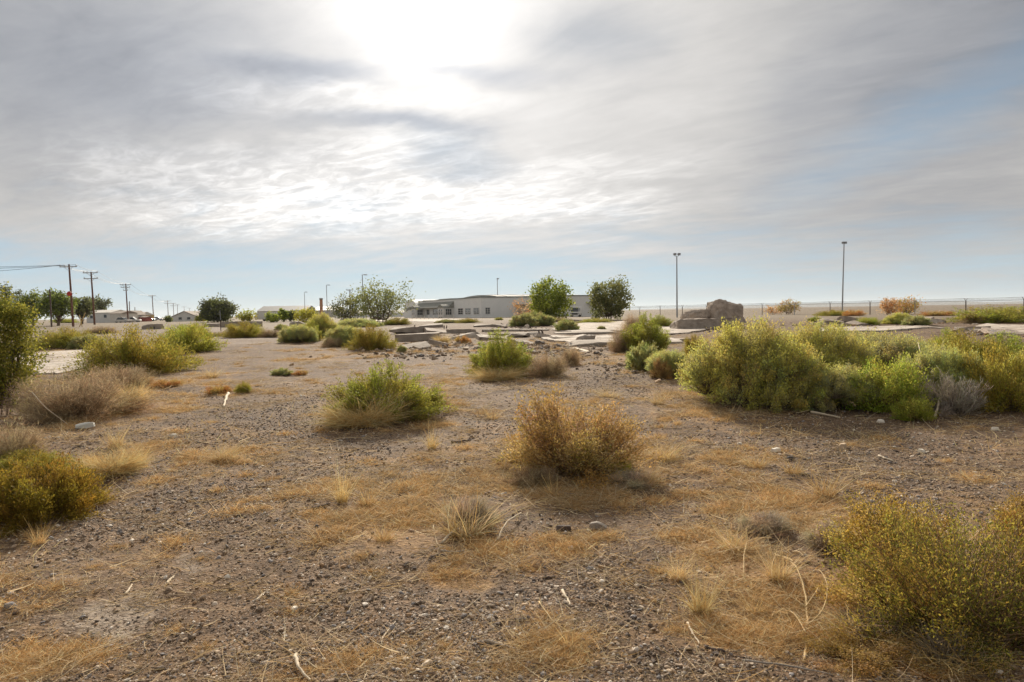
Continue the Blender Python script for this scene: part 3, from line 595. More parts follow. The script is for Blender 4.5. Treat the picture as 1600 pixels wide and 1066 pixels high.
utility_pole(288, 287.5, 479, 480, [(.3, 2.0)], 'far utility pole, fourth in the line above the gabled roof')
utility_pole(296, 295.7, 481, 560, [(.3, 2.0)], 'smallest farthest utility pole at the end of the line')
utility_pole(547, 546.5, 452, 150, [(.2, .8)], 'thin utility pole rising behind the multi-stemmed tree', r=.14)
for a, bb, yt, Y, lab in ((80, 77.5, 452, 92, 'bare dark pole without arms among the left trees'), (202.5, 202, 471, 165, 'short bare pole just right of the three-arm utility pole'), (211, 210.5, 480, 175, 'shorter bare pole above the red shed')):
    Y *= 1.3; T = W(bb, yt, Y); bx = W(a, 500, Y).x; z0 = float(Zg(bx, Y)); m = MB(); m.tube([(0, 0, -.3), (T.x-bx, 0, T.z-z0)], [.15, .11], 8)
    tag(m.build('bare_pole', M_darkwood, loc=(bx, Y, z0)), lab, 'pole', 'bare poles at left')
def wire(pts, label, sag=.5, r=.014):
    b = MB(); path = []
    for A, B in zip(pts[:-1], pts[1:]):
        ln = (B-A).length
        for k in range(10): x = k/10; q = A.lerp(B, x); q.z -= sag*4*x*(1-x)*ln/45; path.append(q)
    path.append(pts[-1]); c = path[0].copy()
    b.tube([q-c for q in path], r, 4); tag(b.build('overhead_wire', M_black, loc=c), label, 'wire', 'overhead wires along the street')
le = [W(-130, 416, 105), W(-130, 420, 106), W(-130, 430, 104)]
for k, (side, lab) in enumerate(((0, 'overhead wire on the left arm ends of the utility poles'), (2, 'overhead wire on the right arm ends of the utility poles'), (1, 'overhead wire on the inner insulators of the utility poles'))):
    wire([le[k]]+[PT[i][side] for i in range(7)], lab, .55, .028)
# ------------------------------------------------------------------ street lamps and flood masts
LG = 'street lamps behind the trees'
for px, pyt, Y, lab in ((475.5, 456.5, 210, 'smallest street lamp above the long dark roof'), (510, 445.5, 170, 'middle street lamp beside the brick chimney'), (566, 429.5, 130, 'tallest street lamp rising out of the multi-stemmed tree')):
    Y *= 1.25; T = W(px, pyt, Y); z0 = float(Zg(T.x, Y)); o = thing('street_lamp', lab, 'street lamp', (T.x, Y, z0), 0, LG); h = T.z-z0
    MB().tube([(0, 0, -.2), (0, 0, h*.5), (0, 0, h)], [.13, .11, .09], 10).build('pole', M_galv, o)
    MB().tube([(0, 0, h-.05), (.25, 0, h+.02), (.5, 0, h+.03)], .06, 8).build('arm', M_galv, o)
    hd = MB(); hd.hexa([(.4, -.18, h-.1), (1.25, -.16, h-.1), (1.25, .16, h-.1), (.4, .18, h-.1), (.4, -.14, h+.12), (1.15, -.1, h+.06), (1.15, .1, h+.06), (.4, .14, h+.12)]); hd = hd.build('lamp_head', M_galv, o, .02)
    MB().box(.5, 1.15, -.12, .12, h-.13, h-.101).build('lens', M_insul, hd)
def flood(px_t, px_b, pyt, pyb, Y, heads, label):
    T = W(px_t, pyt, Y); B = W(px_b, pyb, Y); z0 = float(Zg(B.x, Y)); o = thing('floodlight_mast', label, 'light mast', (B.x, Y, z0), 0, 'tall floodlight masts'); h = T.z-z0; dx_ = T.x-B.x
    MB().tube([(0, 0, -.3), (dx_*.5, 0, h*.5), (dx_, 0, h-.45)], [.17, .14, .11], 10).build('mast', M_galv, o)
    m = MB(); xs_ = heads
    m.tube([(dx_+xs_[0], 0, h-.2), (dx_+xs_[0], 0, h-.38), (dx_, 0, h-.5), (dx_+xs_[-1], 0, h-.38), (dx_+xs_[-1], 0, h-.2)], .05, 8); m.build('bracket', M_galv, o)
    for x in heads:
        m = MB(); c = dx_+x; m.hexa([(c-.3, -.3, h-.3), (c+.3, -.3, h-.3), (c+.26, .2, h-.22), (c-.26, .2, h-.22), (c-.3, -.34, h+.16), (c+.3, -.34, h+.16), (c+.26, .2, h+.1), (c-.26, .2, h+.1)])
        hd = m.build('flood_head', M_black, o, .02); MB().box(c-.26, c+.26, -.345, -.33, h-.24, h+.1).build('lens', M_insul, hd)
flood(1057.5, 1058, 397, 490, 140, (-.42, .42), 'twin-headed floodlight mast left of the boulders')
flood(1319, 1316, 379, 484, 150, (-.2, .2), 'taller floodlight mast with close-set heads at right')
T = W(777, 436, 215); z0 = float(Zg(T.x, 215)); o = thing('floodlight_mast', 'slender light pole sticking up behind the vaulted roof', 'light mast', (T.x, 215, z0)); h = T.z-z0
MB().tube([(0, 0, -.2), (0, 0, h)], [.13, .1], 8).build('mast', M_galv, o); m = MB(); m.box(-.2, .5, -.25, .25, h-.1, h+.25); m.build('flood_head', M_galv, o, .05)
# ------------------------------------------------------------------ chain-link fence
fence = thing('chain_link_fence', 'chain-link security fence with barbed wire on V arms along the right', 'fence', (0, 0, 0))
FP = []
for k in range(-1, 26):
    Y = 109*(1+.071*k); X = 109*(.75-.0378*k); FP.append(G(X, Y))
FH = 2.3
rng_ = random.Random(2)
for i, p in enumerate(FP):
    m = MB(); m.tube([(p.x, p.y, p.z-.3), (p.x, p.y, p.z+FH)], .07 if i % 2 else .085, 8)
    m.tube([(p.x-.28, p.y, p.z+FH+.42), (p.x, p.y, p.z+FH-.02), (p.x+.28, p.y, p.z+FH+.42)], .05, 6); m.build('post', M_iron if i % 3 else M_galv, fence)
for off, zz, r in ((0, FH-.02, .045), (-.28, FH+.40, .022), (.28, FH+.40, .022), (-.14, FH+.2, .02), (.14, FH+.2, .02)):
    m = MB(); pts = []
    for a, b2 in zip(FP[:-1], FP[1:]):
        for k in range(4): q = a.lerp(b2, k/4)+Vector((off, 0, zz)); q.z -= .05*math.sin(k/4*math.pi)*(off != 0); pts.append(q)
    pts.append(FP[-1]+Vector((off, 0, zz))); m.tube(pts, r, 4); m.build('top_rail' if off == 0 else 'barbed_wire', M_galv if off == 0 else M_iron, fence)
V = []; Fm = []
for a, b2 in zip(FP[:-1], FP[1:]):
    ln = (b2-a).length; d = (b2-a)/ln; nw = int(ln/.22)
    for k in range(-7, nw):
        for sgn in (1, -1):
            x0, x1 = k*.22, k*.22+1.5
            if sgn < 0: x0, x1 = x1, x0
            za, zb = .05, FH-.05
            # clip to the bay
            def at(x): return za+(zb-za)*(x-x0)/(x1-x0)
            xa, xb = max(0, min(x0, x1)), min(ln, max(x0, x1))
            if xb-xa < .05: continue
            A = a+d*xa; B = a+d*xb; A.z = a.z+(b2.z-a.z)*xa/ln+at(xa); B.z = a.z+(b2.z-a.z)*xb/ln+at(xb)
            n = len(V); w = Vector((0, 0, .006)); e = Vector((0, .006, 0)); V += [A+w, A-w-e, A-w+e, B+w, B-w-e, B-w+e]; Fm += [(n, n+1, n+4, n+3), (n+1, n+2, n+5, n+4), (n+2, n, n+3, n+5)]
tag(link('wire_mesh', mesh_np('wire_mesh', [tuple(v) for v in V], np.array(Fm), M_iron), fence), kind='stuff')
# ------------------------------------------------------------------ far houses, sheds, vehicles
def house(px0, px1, pye, pyr, Y, depth, label, wallm, roofm, gable_front=True, wins=(), yaw=0., name='house', garage=None):
    Y *= 1.3; depth *= 1.2; A = W(px0, 500, Y); B = W(px1, 500, Y); w = B.x-A.x; cx = (A.x+B.x)/2; z0 = float(Zg(cx, Y)); o = thing(name, label, 'house' if name == 'house' else 'building', (cx, Y, z0), yaw)
    he = W(px0, pye, Y).z-z0; hr = W(px0, pyr, Y).z-z0; x = w/2; ov = .25
    if gable_front:
        MB().add([(-x, 0, -.6), (x, 0, -.6), (x, 0, he), (0, 0, hr-.05), (-x, 0, he), (-x, depth, -.6), (x, depth, -.6), (x, depth, he), (0, depth, hr-.05), (-x, depth, he)],
                 [(0, 1, 2, 3, 4), (9, 8, 7, 6, 5), (0, 4, 9, 5), (1, 6, 7, 2), (2, 7, 8, 3), (3, 8, 9, 4)]).build('wall', wallm, o)
        sl = (hr-he)/x; r = MB()
        for s_ in (-1, 1): r.hexa([(0, -ov, hr-.02), (s_*(x+ov), -ov, he-sl*ov-.02), (s_*(x+ov), depth+ov, he-sl*ov-.02), (0, depth+ov, hr-.02), (0, -ov, hr+.12), (s_*(x+ov), -ov, he-sl*ov+.12), (s_*(x+ov), depth+ov, he-sl*ov+.12), (0, depth+ov, hr+.12)])
        r.build('roof', roofm, o)
    else:
        MB().box(-x, x, 0, depth, -.6, he).build('wall', wallm, o)
        MB().add([(-x-ov, -ov, he), (x+ov, -ov, he), (x+ov, depth+ov, he), (-x-ov, depth+ov, he), (-x-ov, depth/2, hr), (x+ov, depth/2, hr)], [(0, 1, 5, 4), (2, 3, 4, 5), (0, 4, 3), (1, 2, 5), (3, 2, 1, 0)]).build('roof', roofm, o)
    for (u0, u1, v0, v1) in wins:
        a, b_ = -x+u0*w, -x+u1*w; c, d_ = he*v0, he*v1; fr = MB()
        fr.box(a-.12, b_+.12, -.06, -.001, c-.12, c); fr.box(a-.12, b_+.12, -.06, -.001, d_, d_+.12); fr.box(a-.12, a, -.06, -.001, c, d_); fr.box(b_, b_+.12, -.06, -.001, c, d_)
        wn_ = fr.build('window', M_white, o); MB().box(a, b_, -.03, -.002, c, d_).build('pane', M_glass, wn_)
    if garage:
        a, b_ = -x+garage[0]*w, -x+garage[1]*w; MB().box(a, b_, -.05, -.001, -.5, he*.85).build('garage_door', M_offwhite, o)
    return o
house(135, 173, 489, 484.5, 150, 8, 'white house with dark windows under the left tree', M_white, M_offwhite, False, ((.15, .27, .45, .72), (.72, .84, .5, .8)))
house(172, 189, 490, 486, 146, 7, 'cream garage with a wide door beside the white house', M_offwhite, M_brownroof, False, (), garage=(.08, .92))
house(184, 199, 492, 486, 165, 9, 'low house with dark brown roof behind the garage', M_offwhite, M_brownroof, True, ((.3, .6, .3, .7),))
house(197, 216, 493, 487.5, 185, 9, 'tan house with pale roof behind the bare poles', M_yellow, M_offwhite, False, ((.2, .35, .3, .7), (.6, .75, .3, .7)))
house(217, 228, 496, 494, 170, 3, 'small dark red shed between the poles', M_redsid, M_brownroof, False, (), name='shed')
house(268.5, 307.5, 495, 487, 150, 9, 'white gabled house with two dark windows facing us', M_white, M_brownroof, True, ((.27, .40, .38, .85), (.61, .74, .38, .85)))
house(321, 338, 496, 491, 165, 8, 'white shed half hidden by the round tree', M_white, M_white, False, ((.3, .8, .3, .75),), name='shed')
house(402, 478, 486.5, 478.5, 230, 14, 'long low building with dark grey roof on the skyline', M_offwhite, M_darkroof, False, (), name='warehouse')
house(490, 528, 485, 479, 240, 14, 'grey roofed building behind the brick chimney', M_offwhite, M_galv, False, ((.05, .2, .3, .6),), name='warehouse')
house(525, 640, 490, 486, 200, 10, 'pale low block seen through the multi-stemmed tree', M_wall, M_roofm, False, (), name='warehouse')
p = W(502.5, 500, 240); z0 = float(Zg(p.x, 240)); zt = W(502.5, 466, 240).z-z0
o = thing('brick_chimney', 'tall orange brick chimney beside the middle street lamp', 'chimney', (p.x, 240, z0))
MB().hexa([(-.5, -.5, -.4), (.5, -.5, -.4), (.5, .5, -.4), (-.5, .5, -.4), (-.42, -.42, zt-.5), (.42, -.42, zt-.5), (.42, .42, zt-.5), (-.42, .42, zt-.5)]).build('stack', M_brick, o)
MB().box(-.5, .5, -.5, .5, zt-.5, zt).build('cap', M_shingle, o)
def trailer(px0, px1, pyt, pyb, Y, label):
    Y *= 1.3; A = W(px0, 500, Y); B = W(px1, 500, Y); w = B.x-A.x; z0 = float(Zg((A.x+B.x)/2, Y)); o = thing('travel_trailer', label, 'trailer', ((A.x+B.x)/2, Y, z0)); zt_ = W(px0, pyt, Y).z-z0; x = w/2
    MB().hexa([(-x, 0, .4), (x, 0, .4), (x, 2.2, .4), (-x, 2.2, .4), (-x+.15, .1, zt_), (x-.15, .1, zt_), (x-.15, 2.1, zt_), (-x+.15, 2.1, zt_)]).build('body', M_white, o, .08)
    wn_ = MB().box(-x*.1, x*.5, -.02, .05, zt_*.6, zt_*.8).build('window', M_glass, o)
    for s_ in (-.2, .25): MB().tube([(s_*w, .1, .33), (s_*w, .35, .33)], .33, 14).build('wheel', M_rubber, o)
trailer(398, 446, 489, 500, 120, 'white travel trailer behind the green bushes')
def car(px, Y, label, paint, ln=4.4, wd=1.8, ht=1.45, yaw=0.):
    Y *= 1.3; p = W(px, 500, Y); z0 = float(Zg(p.x, Y)); o = thing('parked_car', label, 'car', (p.x, Y, z0), yaw, 'cars parked by the far houses'); a = ln/2; b = wd/2
    MB().hexa([(-a, -b, .3), (a, -b, .3), (a, b, .3), (-a, b, .3), (-a*.97, -b*.96, .85), (a*.97, -b*.96, .8), (a*.97, b*.96, .8), (-a*.97, b*.96, .85)]).build('body', paint, o, .06)
    c = MB().hexa([(-a*.65, -b*.92, .84), (a*.45, -b*.92, .8), (a*.45, b*.92, .8), (-a*.65, b*.92, .84), (-a*.45, -b*.75, ht), (a*.15, -b*.75, ht), (a*.15, b*.75, ht), (-a*.45, b*.75, ht)]).build('cabin', M_glass, o, .04)
    MB().hexa([(-a*.46, -b*.76, ht-.02), (a*.16, -b*.76, ht-.02), (a*.16, b*.76, ht-.02), (-a*.46, b*.76, ht-.02), (-a*.42, -b*.7, ht+.05), (a*.12, -b*.7, ht+.05), (a*.12, b*.7, ht+.05), (-a*.42, b*.7, ht+.05)]).build('roof', paint, c)
    for sx in (-.62, .62):
        for sy in (-1, 1): w_ = MB().tube([(sx*a, sy*b*.98, .32), (sx*a, sy*b*.78, .32)], .32, 14).build('wheel', M_rubber, o); MB().tube([(sx*a, sy*(b*.98+.01), .32), (sx*a, sy*b*.9, .32)], .18, 10).build('rim', M_galv, w_)
car(207, 150, 'white parked car in front of the tan house', M_white, yaw=.2)
car(192, 142, 'pale parked car at the foot of the three-arm utility pole', M_offwhite, yaw=-.15)
car(232, 190, 'dark teal parked car left of the plain utility pole', M_teal, yaw=.1)
car(247, 210, 'grey parked car between the plain pole and gabled house', M_galv, yaw=0)
# van by the building
p = W(898, 500, 142); z0 = float(Zg(p.x, 142)); van = thing('parked_van', 'white box van with dark teal cab glass beside the green tree', 'van', (p.x, 142, z0), R(-12))
MB().hexa([(-.95, 0, .35), (.95, 0, .35), (.95, 4.6, .35), (-.95, 4.6, .35), (-.93, .05, 1.0), (.93, .05, 1.0), (.95, 4.6, 2.1), (-.95, 4.6, 2.1)]).build('body', M_white, van, .05)
MB().hexa([(-.93, .3, 1.0), (.93, .3, 1.0), (.95, 4.6, 1.0), (-.95, 4.6, 1.0), (-.85, .85, 2.12), (.85, .85, 2.12), (.9, 4.6, 2.12), (-.9, 4.6, 2.12)]).build('cab_roof', M_white, van, .05)
MB().hexa([(-.8, .24, 1.05), (.8, .24, 1.05), (.8, .30, 1.05), (-.8, .30, 1.05), (-.74, .74, 1.92), (.74, .74, 1.92), (.74, .80, 1.92), (-.74, .80, 1.92)]).build('windscreen', M_glass, van)
MB().box(-.6, .6, -.06, .0, .5, .8).build('grille', M_black, van)
for s_ in (-1, 1):
    MB().box(s_*.8-.12, s_*.8+.12, -.05, .02, .65, .85).build('headlight', M_insul, van)
    MB().box(s_*.95-.02, s_*.95+.02, .7, 1.7, 1.1, 1.8).build('side_window', M_teal, van)
    for y in (.9, 3.7): MB().tube([(s_*.97, y, .36), (s_*.75, y, .36)], .36, 14).build('wheel', M_rubber, van)
# notice board
p = W(853, 500, 128); z0 = float(Zg(p.x, 128)); nb = thing('notice_board', 'brown wooden notice board on two posts before the building', 'sign', (p.x, 128, z0)); nb.scale = (1.2, 1, 1.2)
for s_ in (-.42, .42): MB().box(s_-.07, s_+.07, -.06, .06, -.3, 1.0).build('post', M_darkwood, nb)
MB().box(-.52, .52, -.12, .1, .72, .80).build('ledge', M_bleach, nb)
pn = MB().box(-.48, .48, -.05, .05, .80, 1.38).build('panel', M_sign, nb, .01); MB().box(-.52, .52, -.07, .07, 1.38, 1.46).build('cap', M_darkwood, pn)
# leaning yellow timbers
for i, (a, b_, lab) in enumerate([((123, 507), (133, 489), 'right-leaning yellow timber by the second utility pole'), ((128, 507), (124, 492), 'left-leaning yellow timber crossing the other one')]):
    A = W(a[0], 502, 116); B = W(b_[0], b_[1], 116+i*.3); z0 = float(Zg(A.x, 116)); A.z = z0; m = MB(); m.tube([(0, 0, -.1), tuple(B-A)], .08, 6); tag(m.build('leaning_timber', M_yellow, loc=A), lab, 'timber', 'leaning yellow timbers')
# ------------------------------------------------------------------ plants
def nrm(a): return a/np.maximum(1e-9, np.linalg.norm(a, axis=-1, keepdims=True))
def ribbons(p, d, ln, w, rng, taper=.35):
    """one quad per leaf: p base points, d unit directions"""
    r = nrm(np.cross(d, rng.normal(size=p.shape))); n = len(p); w = np.broadcast_to(w, (n,))[:, None]; ln = np.broadcast_to(ln, (n,))[:, None]
    w = w*1.4; v = np.stack([p, p+d*ln*.55+r*w*.5, p+d*ln, p+d*ln*.55-r*w*.5], 1).reshape(-1, 3)
    return v, np.arange(n)[:, None]*4+np.array([[0, 1, 2, 3]])
def blades(p, d, ln, w, rng, bend=.4, seg=3):
    """curved grass stalks: strip of seg quads"""
    n = len(p); r = nrm(np.cross(d, rng.normal(size=p.shape))); bd = rng.normal(size=p.shape); bd[:, 2] -= .5; bd = nrm(bd)
    ln = np.broadcast_to(ln, (n,))[:, None]; w = np.broadcast_to(w, (n,))[:, None]; rows = []
    for k in range(seg+1):
        x = k/seg; c = p+d*ln*x+bd*ln*bend*x*x; ww = w*(1-.75*x)*.5; rows += [c-r*ww, c+r*ww]
    v = np.stack(rows, 1).reshape(-1, 3); i = np.arange(n)[:, None]*(2*(seg+1))
    return v, np.concatenate([i+np.array([[2*k, 2*k+1, 2*k+3, 2*k+2]]) for k in range(seg)])
def tubes(paths, r0, r1, n=3):
    """paths (m,k,3) -> thin tapered tubes"""
    m, k, _ = paths.shape; tg = nrm(np.gradient(paths, axis=1)); ref = np.zeros((m, 1, 3)); ref[..., 0] = .31; ref[..., 1] = .87; ref[..., 2] = .2
    a = nrm(np.cross(tg, np.broadcast_to(ref, tg.shape))); b = np.cross(tg, a); r0 = np.broadcast_to(r0, (m,)); r1 = np.broadcast_to(r1, (m,))
    rr = (r0[:, None]+(r1-r0)[:, None]*np.linspace(0, 1, k)[None])[..., None]
    v = np.stack([paths+(a*math.cos(2*math.pi*j/n)+b*math.sin(2*math.pi*j/n))*rr for j in range(n)], 2).reshape(-1, 3)
    base = (np.arange(m)[:, None]*k+np.arange(k-1)[None]).ravel()[:, None]*n
    f = np.concatenate([base+np.array([[j, (j+1) % n, n+(j+1) % n, n+j]]) for j in range(n)])
    return v, f
def bez(b, c, t_, x): return (1-x)**2*b+2*x*(1-x)*c+x*x*t_
def pick(rng, pal, n):
    w = np.array([q[1] for q in pal], float); c = np.array([q[0] for q in pal]); return c[rng.choice(len(pal), n, p=w/w.sum())]
def gen_shrub(seed, W_, D_, H_, clumps=26, spc=12, lps=70, ll=.035, lw=.007, pal=(), pal2=None, tip=None, up=.5, base_r=.12, tuft=.30, lf=.45, spread=.035, stem_r=.004,
              low=.06, keep=1., jit=.16, shape=None, rmin=.62, wild=.6, stemcol=(.2, .15, .1)):
    rng = np.random.default_rng(seed); k = np.arange(clumps)+.5
    sz = low+(1-low)*(1-k/clumps)**.8*rng.uniform(.85, 1.05, clumps); th = k*2.39996+rng.uniform(-.5, .5, clumps)
    rxy = np.sqrt(np.clip(1-sz**2, 0, 1))**.8*rng.uniform(rmin, 1.0, clumps); sz = sz*rng.uniform(rmin*.5+.41, 1.0, clumps)
    cc = np.stack([rxy*np.cos(th)*W_/2, rxy*np.sin(th)*D_/2, sz*H_], 1)
    if shape: cc = np.concatenate([cc, np.array(shape, float)])
    if keep < 1: cc = cc[rng.uniform(size=len(cc)) < keep]
    nc = len(cc); rc = tuft*min(W_, D_, 1.6*H_)/2*rng.uniform(.7, 1.25, nc)
    ci = np.repeat(np.arange(nc), spc); m = len(ci)
    off = nrm(rng.normal(size=(m, 3)))*rng.uniform(.1, 1, (m, 1))**.5*rc[ci][:, None]; tipp = cc[ci]*.92+off; tipp[:, 2] = np.maximum(tipp[:, 2], .03)
    base = np.zeros((m, 3)); a = rng.uniform(0, 6.28, m); rr = rng.uniform(0, 1, m)**.5*base_r; base[:, 0] = np.cos(a)*rr*W_+cc[ci][:, 0]*.12; base[:, 1] = np.sin(a)*rr*D_+cc[ci][:, 1]*.12; base[:, 2] = -.02
    ctrl = base*.5+tipp*np.array([.5, .5, .5]); ctrl[:, :2] += (tipp[:, :2]-base[:, :2])*.12; ctrl[:, 2] -= (up-.5)*0; ctrl += rng.normal(size=(m, 3))*.05*H_
    xs_ = np.linspace(0, 1, 5); paths = np.stack([bez(base, ctrl, tipp, x) for x in xs_], 1)
    sv, sf = tubes(paths, stem_r*rng.uniform(.7, 1.5, m), stem_r*.25)
    scol = np.repeat(np.array(stemcol)*rng.uniform(.7, 1.4, (m, 1)), 15, 0)
    si = np.repeat(np.arange(m), lps); n = len(si); x = lf+(1-lf)*rng.uniform(0, 1, n)**.75
    p = bez(base[si], ctrl[si], tipp[si], x[:, None])+rng.normal(size=(n, 3))*spread; p[:, 2] = np.maximum(p[:, 2], .01)
    tg = nrm(2*(1-x)[:, None]*(ctrl[si]-base[si])+2*x[:, None]*(tipp[si]-ctrl[si]))
    d = nrm(tg*.8+rng.normal(size=(n, 3))*wild+np.array([0, 0, up]))
    v, f = ribbons(p, d, ll*rng.uniform(.6, 1.4, n), lw*rng.uniform(.7, 1.3, n), rng)
    c = pick(rng, pal, n)
    if pal2 is not None:
        cm = np.clip(rng.normal(.45, .4, nc), 0, 1)[ci][si]; u = rng.uniform(size=n) < cm; c = np.where(u[:, None], pick(rng, pal2, n), c)
    if tip is not None:
        u = (x > .88) & (rng.uniform(size=n) < .75); c = np.where(u[:, None], np.array(tip)*rng.uniform(.85, 1.15, (n, 1)), c)
    c = c*(1+rng.normal(size=(n, 1))*jit); c = np.clip(c*rng.uniform(.9, 1.1, (nc, 3))[ci][si], .004, .9)
    return (v, f, np.repeat(c, 4, 0)), (sv, sf, scol)
def shrub_meshes(name, leafm=None, stemm=None, **kw):
    if 'lobes' in kw:
        lob = kw.pop('lobes'); kw = dict(kw); V = []; Fc = []; C = []; SV = []; SF = []; SC_ = []; nv = ns = 0; W0, D0, H0 = kw['W_'], kw['D_'], kw['H_']; c0 = kw['clumps']; s0 = kw['seed']
        for i, (lx, ly, lz, lw_, lh) in enumerate(lob):
            k2 = dict(kw); lw_ *= kw.get('fat', 1.); k2.pop('fat', None); k2.update(W_=lw_, D_=lw_, H_=lh, seed=s0*100+i, clumps=max(7, int(c0*(lw_/.9)**2)))
            (v, f, c), (sv, sf, sc_) = gen_shrub(**k2); of = np.array([lx, ly, lz]); v = v+of; sv = sv+of; v[:, 2] = np.maximum(v[:, 2], .005)
            V.append(v); Fc.append(f+nv); nv += len(v); C.append(c); SV.append(sv); SF.append(sf+ns); ns += len(sv); SC_.append(sc_)
        v, f, c, sv, sf, sc_ = (np.concatenate(q) for q in (V, Fc, C, SV, SF, SC_)); kw['lobes_'] = 1
    else: (v, f, c), (sv, sf, sc_) = gen_shrub(**kw)
    ex = np.percentile(np.hypot(v[:, 0], v[:, 1]), 96.5)*2; ez = .6*np.percentile(v[:, 2], 99.6)+.4*v[:, 2].max() if 'lobes_' not in kw else v[:, 2].max()*.965
    return mesh_np(name+'_foliage', v, f, leafm or M_leaf, c), mesh_np(name+'_stem', sv, sf, stemm or M_dry, sc_), (ex, ex, ez)
# leaf colours (base reflectance)
RAB = [((.25, .25, .10), 3), ((.31, .295, .12), 2), ((.22, .21, .10), 1)]; RABY = [((.37, .345, .085), 3), ((.33, .32, .085), 2)]
GRS = [((.185, .175, .028), 3), ((.245, .22, .04), 2), ((.12, .118, .02), 1.5)]; GRSY = [((.30, .26, .05), 2), ((.24, .235, .045), 2)]
BRT = [((.205, .225, .032), 3), ((.27, .275, .045), 2), ((.14, .155, .022), 1)]
GLD = [((.37, .25, .085), 3), ((.32, .205, .065), 2), ((.43, .32, .14), 1.5)]; OLV = [((.22, .19, .03), 3), ((.28, .22, .04), 2), ((.15, .135, .025), 1)]
TAN = [((.46, .335, .20), 3), ((.36, .255, .15), 2), ((.56, .43, .28), 1)]; STR = [((.50, .37, .17), 3), ((.58, .46, .25), 2), ((.42, .28, .11), 2)]
GREY = [((.27, .225, .17), 2), ((.34, .29, .22), 1)]; RUST = [((.42, .20, .06), 3), ((.36, .22, .08), 2)]
GG = [((.20, .22, .115), 2), ((.25, .255, .13), 2)]
def br(pal, k): return [(tuple(min(.75, c*k) for c in q), w) for q, w in pal]
RAB, RABY, GRS, GRSY, BRT, OLV, GLD, GG = (br(q, 1.72) for q in (RAB, RABY, GRS, GRSY, BRT, OLV, GLD, GG)); TAN, GREY, RUST, STR = (br(q, 1.45) for q in (TAN, GREY, RUST, STR))
SM = {}
SM['rab'] = shrub_meshes('rabbitbrush', seed=1, W_=2.1, D_=1.9, H_=1.40, fat=1.22, clumps=20, spc=9, lps=40, ll=.034, lw=.0095, pal=RAB, pal2=RABY, tip=(.60, .57, .13), up=.9, tuft=.30, lf=.45, spread=.026, wild=.85, low=.06, rmin=.86, stemcol=(.30, .25, .18), lobes=[(0, .1, .62, 1.2, .76), (-.55, -.1, .42, 1.0, .70), (.55, -.05, .40, 1.0, .72), (-.2, -.55, .25, .95, .72), (.3, -.55, .22, .9, .66), (-.75, -.35, .05, .75, .62), (.72, -.4, .05, .75, .58), (0, -.78, .0, .75, .5), (-.45, -.72, .0, .65, .45), (.45, -.75, 0, .65, .42), (-.85, .1, 0, .7, .5), (.85, .1, 0, .7, .5), (-.2, -.5, 0, .8, .4), (.3, -.4, 0, .8, .4), (0, .6, .3, 1.1, .8), (-.6, .5, .1, .8, .8), (.6, .5, .1, .8, .8)])
SM['rab2'] = shrub_meshes('rabbitbrush', seed=2, W_=2.2, D_=1.8, H_=1.1, fat=1.22, clumps=20, spc=9, lps=40, ll=.034, lw=.0095, pal=RAB, pal2=GG, tip=(.58, .54, .15), up=.9, tuft=.30, lf=.45, spread=.026, wild=.85, low=.06, rmin=.86, stemcol=(.30, .25, .18), lobes=[(-.1, .1, .42, 1.1, .66), (.55, .1, .3, 1.0, .66), (-.65, 0, .25, .95, .62), (.1, -.5, .15, .9, .62), (-.5, -.5, .05, .75, .55), (.65, -.45, .05, .8, .56), (.25, -.72, 0, .65, .38), (-.25, -.7, 0, .65, .36), (-.8, -.1, 0, .7, .45), (.9, -.1, 0, .6, .45), (-.1, -.3, 0, .9, .4), (.5, -.3, 0, .8, .4), (0, .6, .2, 1.1, .75)])
SM['grs'] = shrub_meshes('greasewood', seed=3, W_=1.6, D_=1.4, H_=.9, clumps=50, spc=9, lps=60, ll=.030, lw=.008, pal=GRS, pal2=BRT, tip=(.36, .37, .07), up=.7, tuft=.18, lf=.42, spread=.017, stemcol=(.36, .28, .18), keep=.95, shape=[(.02, 0, .98), (-.12, .1, .92), (.12, 0, .94), (-.05, -.1, .88)])
SM['oli'] = shrub_meshes('olive_shrub', seed=4, W_=1.9, D_=1.7, H_=.85, clumps=44, spc=12, lps=56, ll=.036, lw=.008, pal=OLV, pal2=GRSY, tip=(.30, .27, .05), up=.5, tuft=.28, lf=.35, spread=.030, stemcol=(.25, .19, .1))
SM['gold'] = shrub_meshes('golden_shrub', seed=5, W_=1.15, D_=1.0, H_=.84, clumps=34, spc=11, lps=84, ll=.025, lw=.0056, pal=GLD, pal2=[((.50, .37, .20), 3), ((.42, .28, .12), 3), ((.26, .23, .04), 1.6)], tip=(.50, .35, .10), up=.6, tuft=.27, lf=.25, spread=.022, stem_r=.0035, keep=.85, wild=.8, stemcol=(.33, .22, .13), shape=[(-.22, 0, .84), (-.16, .05, .80), (-.28, .1, .74), (.24, 0, .66), (.3, .1, .62), (.40, -.1, .4)])
AMB = [((.32, .20, .03), 3), ((.24, .145, .022), 2), ((.38, .26, .045), 1)]
SM['amber'] = shrub_meshes('amber_shrub', seed=24, W_=1.5, D_=1.3, H_=.72, clumps=60, spc=11, lps=70, ll=.030, lw=.0055, pal=AMB, pal2=[((.20, .15, .022), 2), ((.28, .20, .03), 2)], up=.45, tuft=.22, lf=.35, spread=.022, rmin=.78, stemcol=(.2, .13, .06))
SM['bright'] = shrub_meshes('bright_green_shrub', seed=6, W_=1.3, D_=1.1, H_=.75, clumps=26, spc=11, lps=52, ll=.034, lw=.010, pal=BRT, pal2=GRSY, tip=(.30, .34, .05), up=.5, tuft=.33, lf=.35, spread=.028, stemcol=(.25, .17, .1))
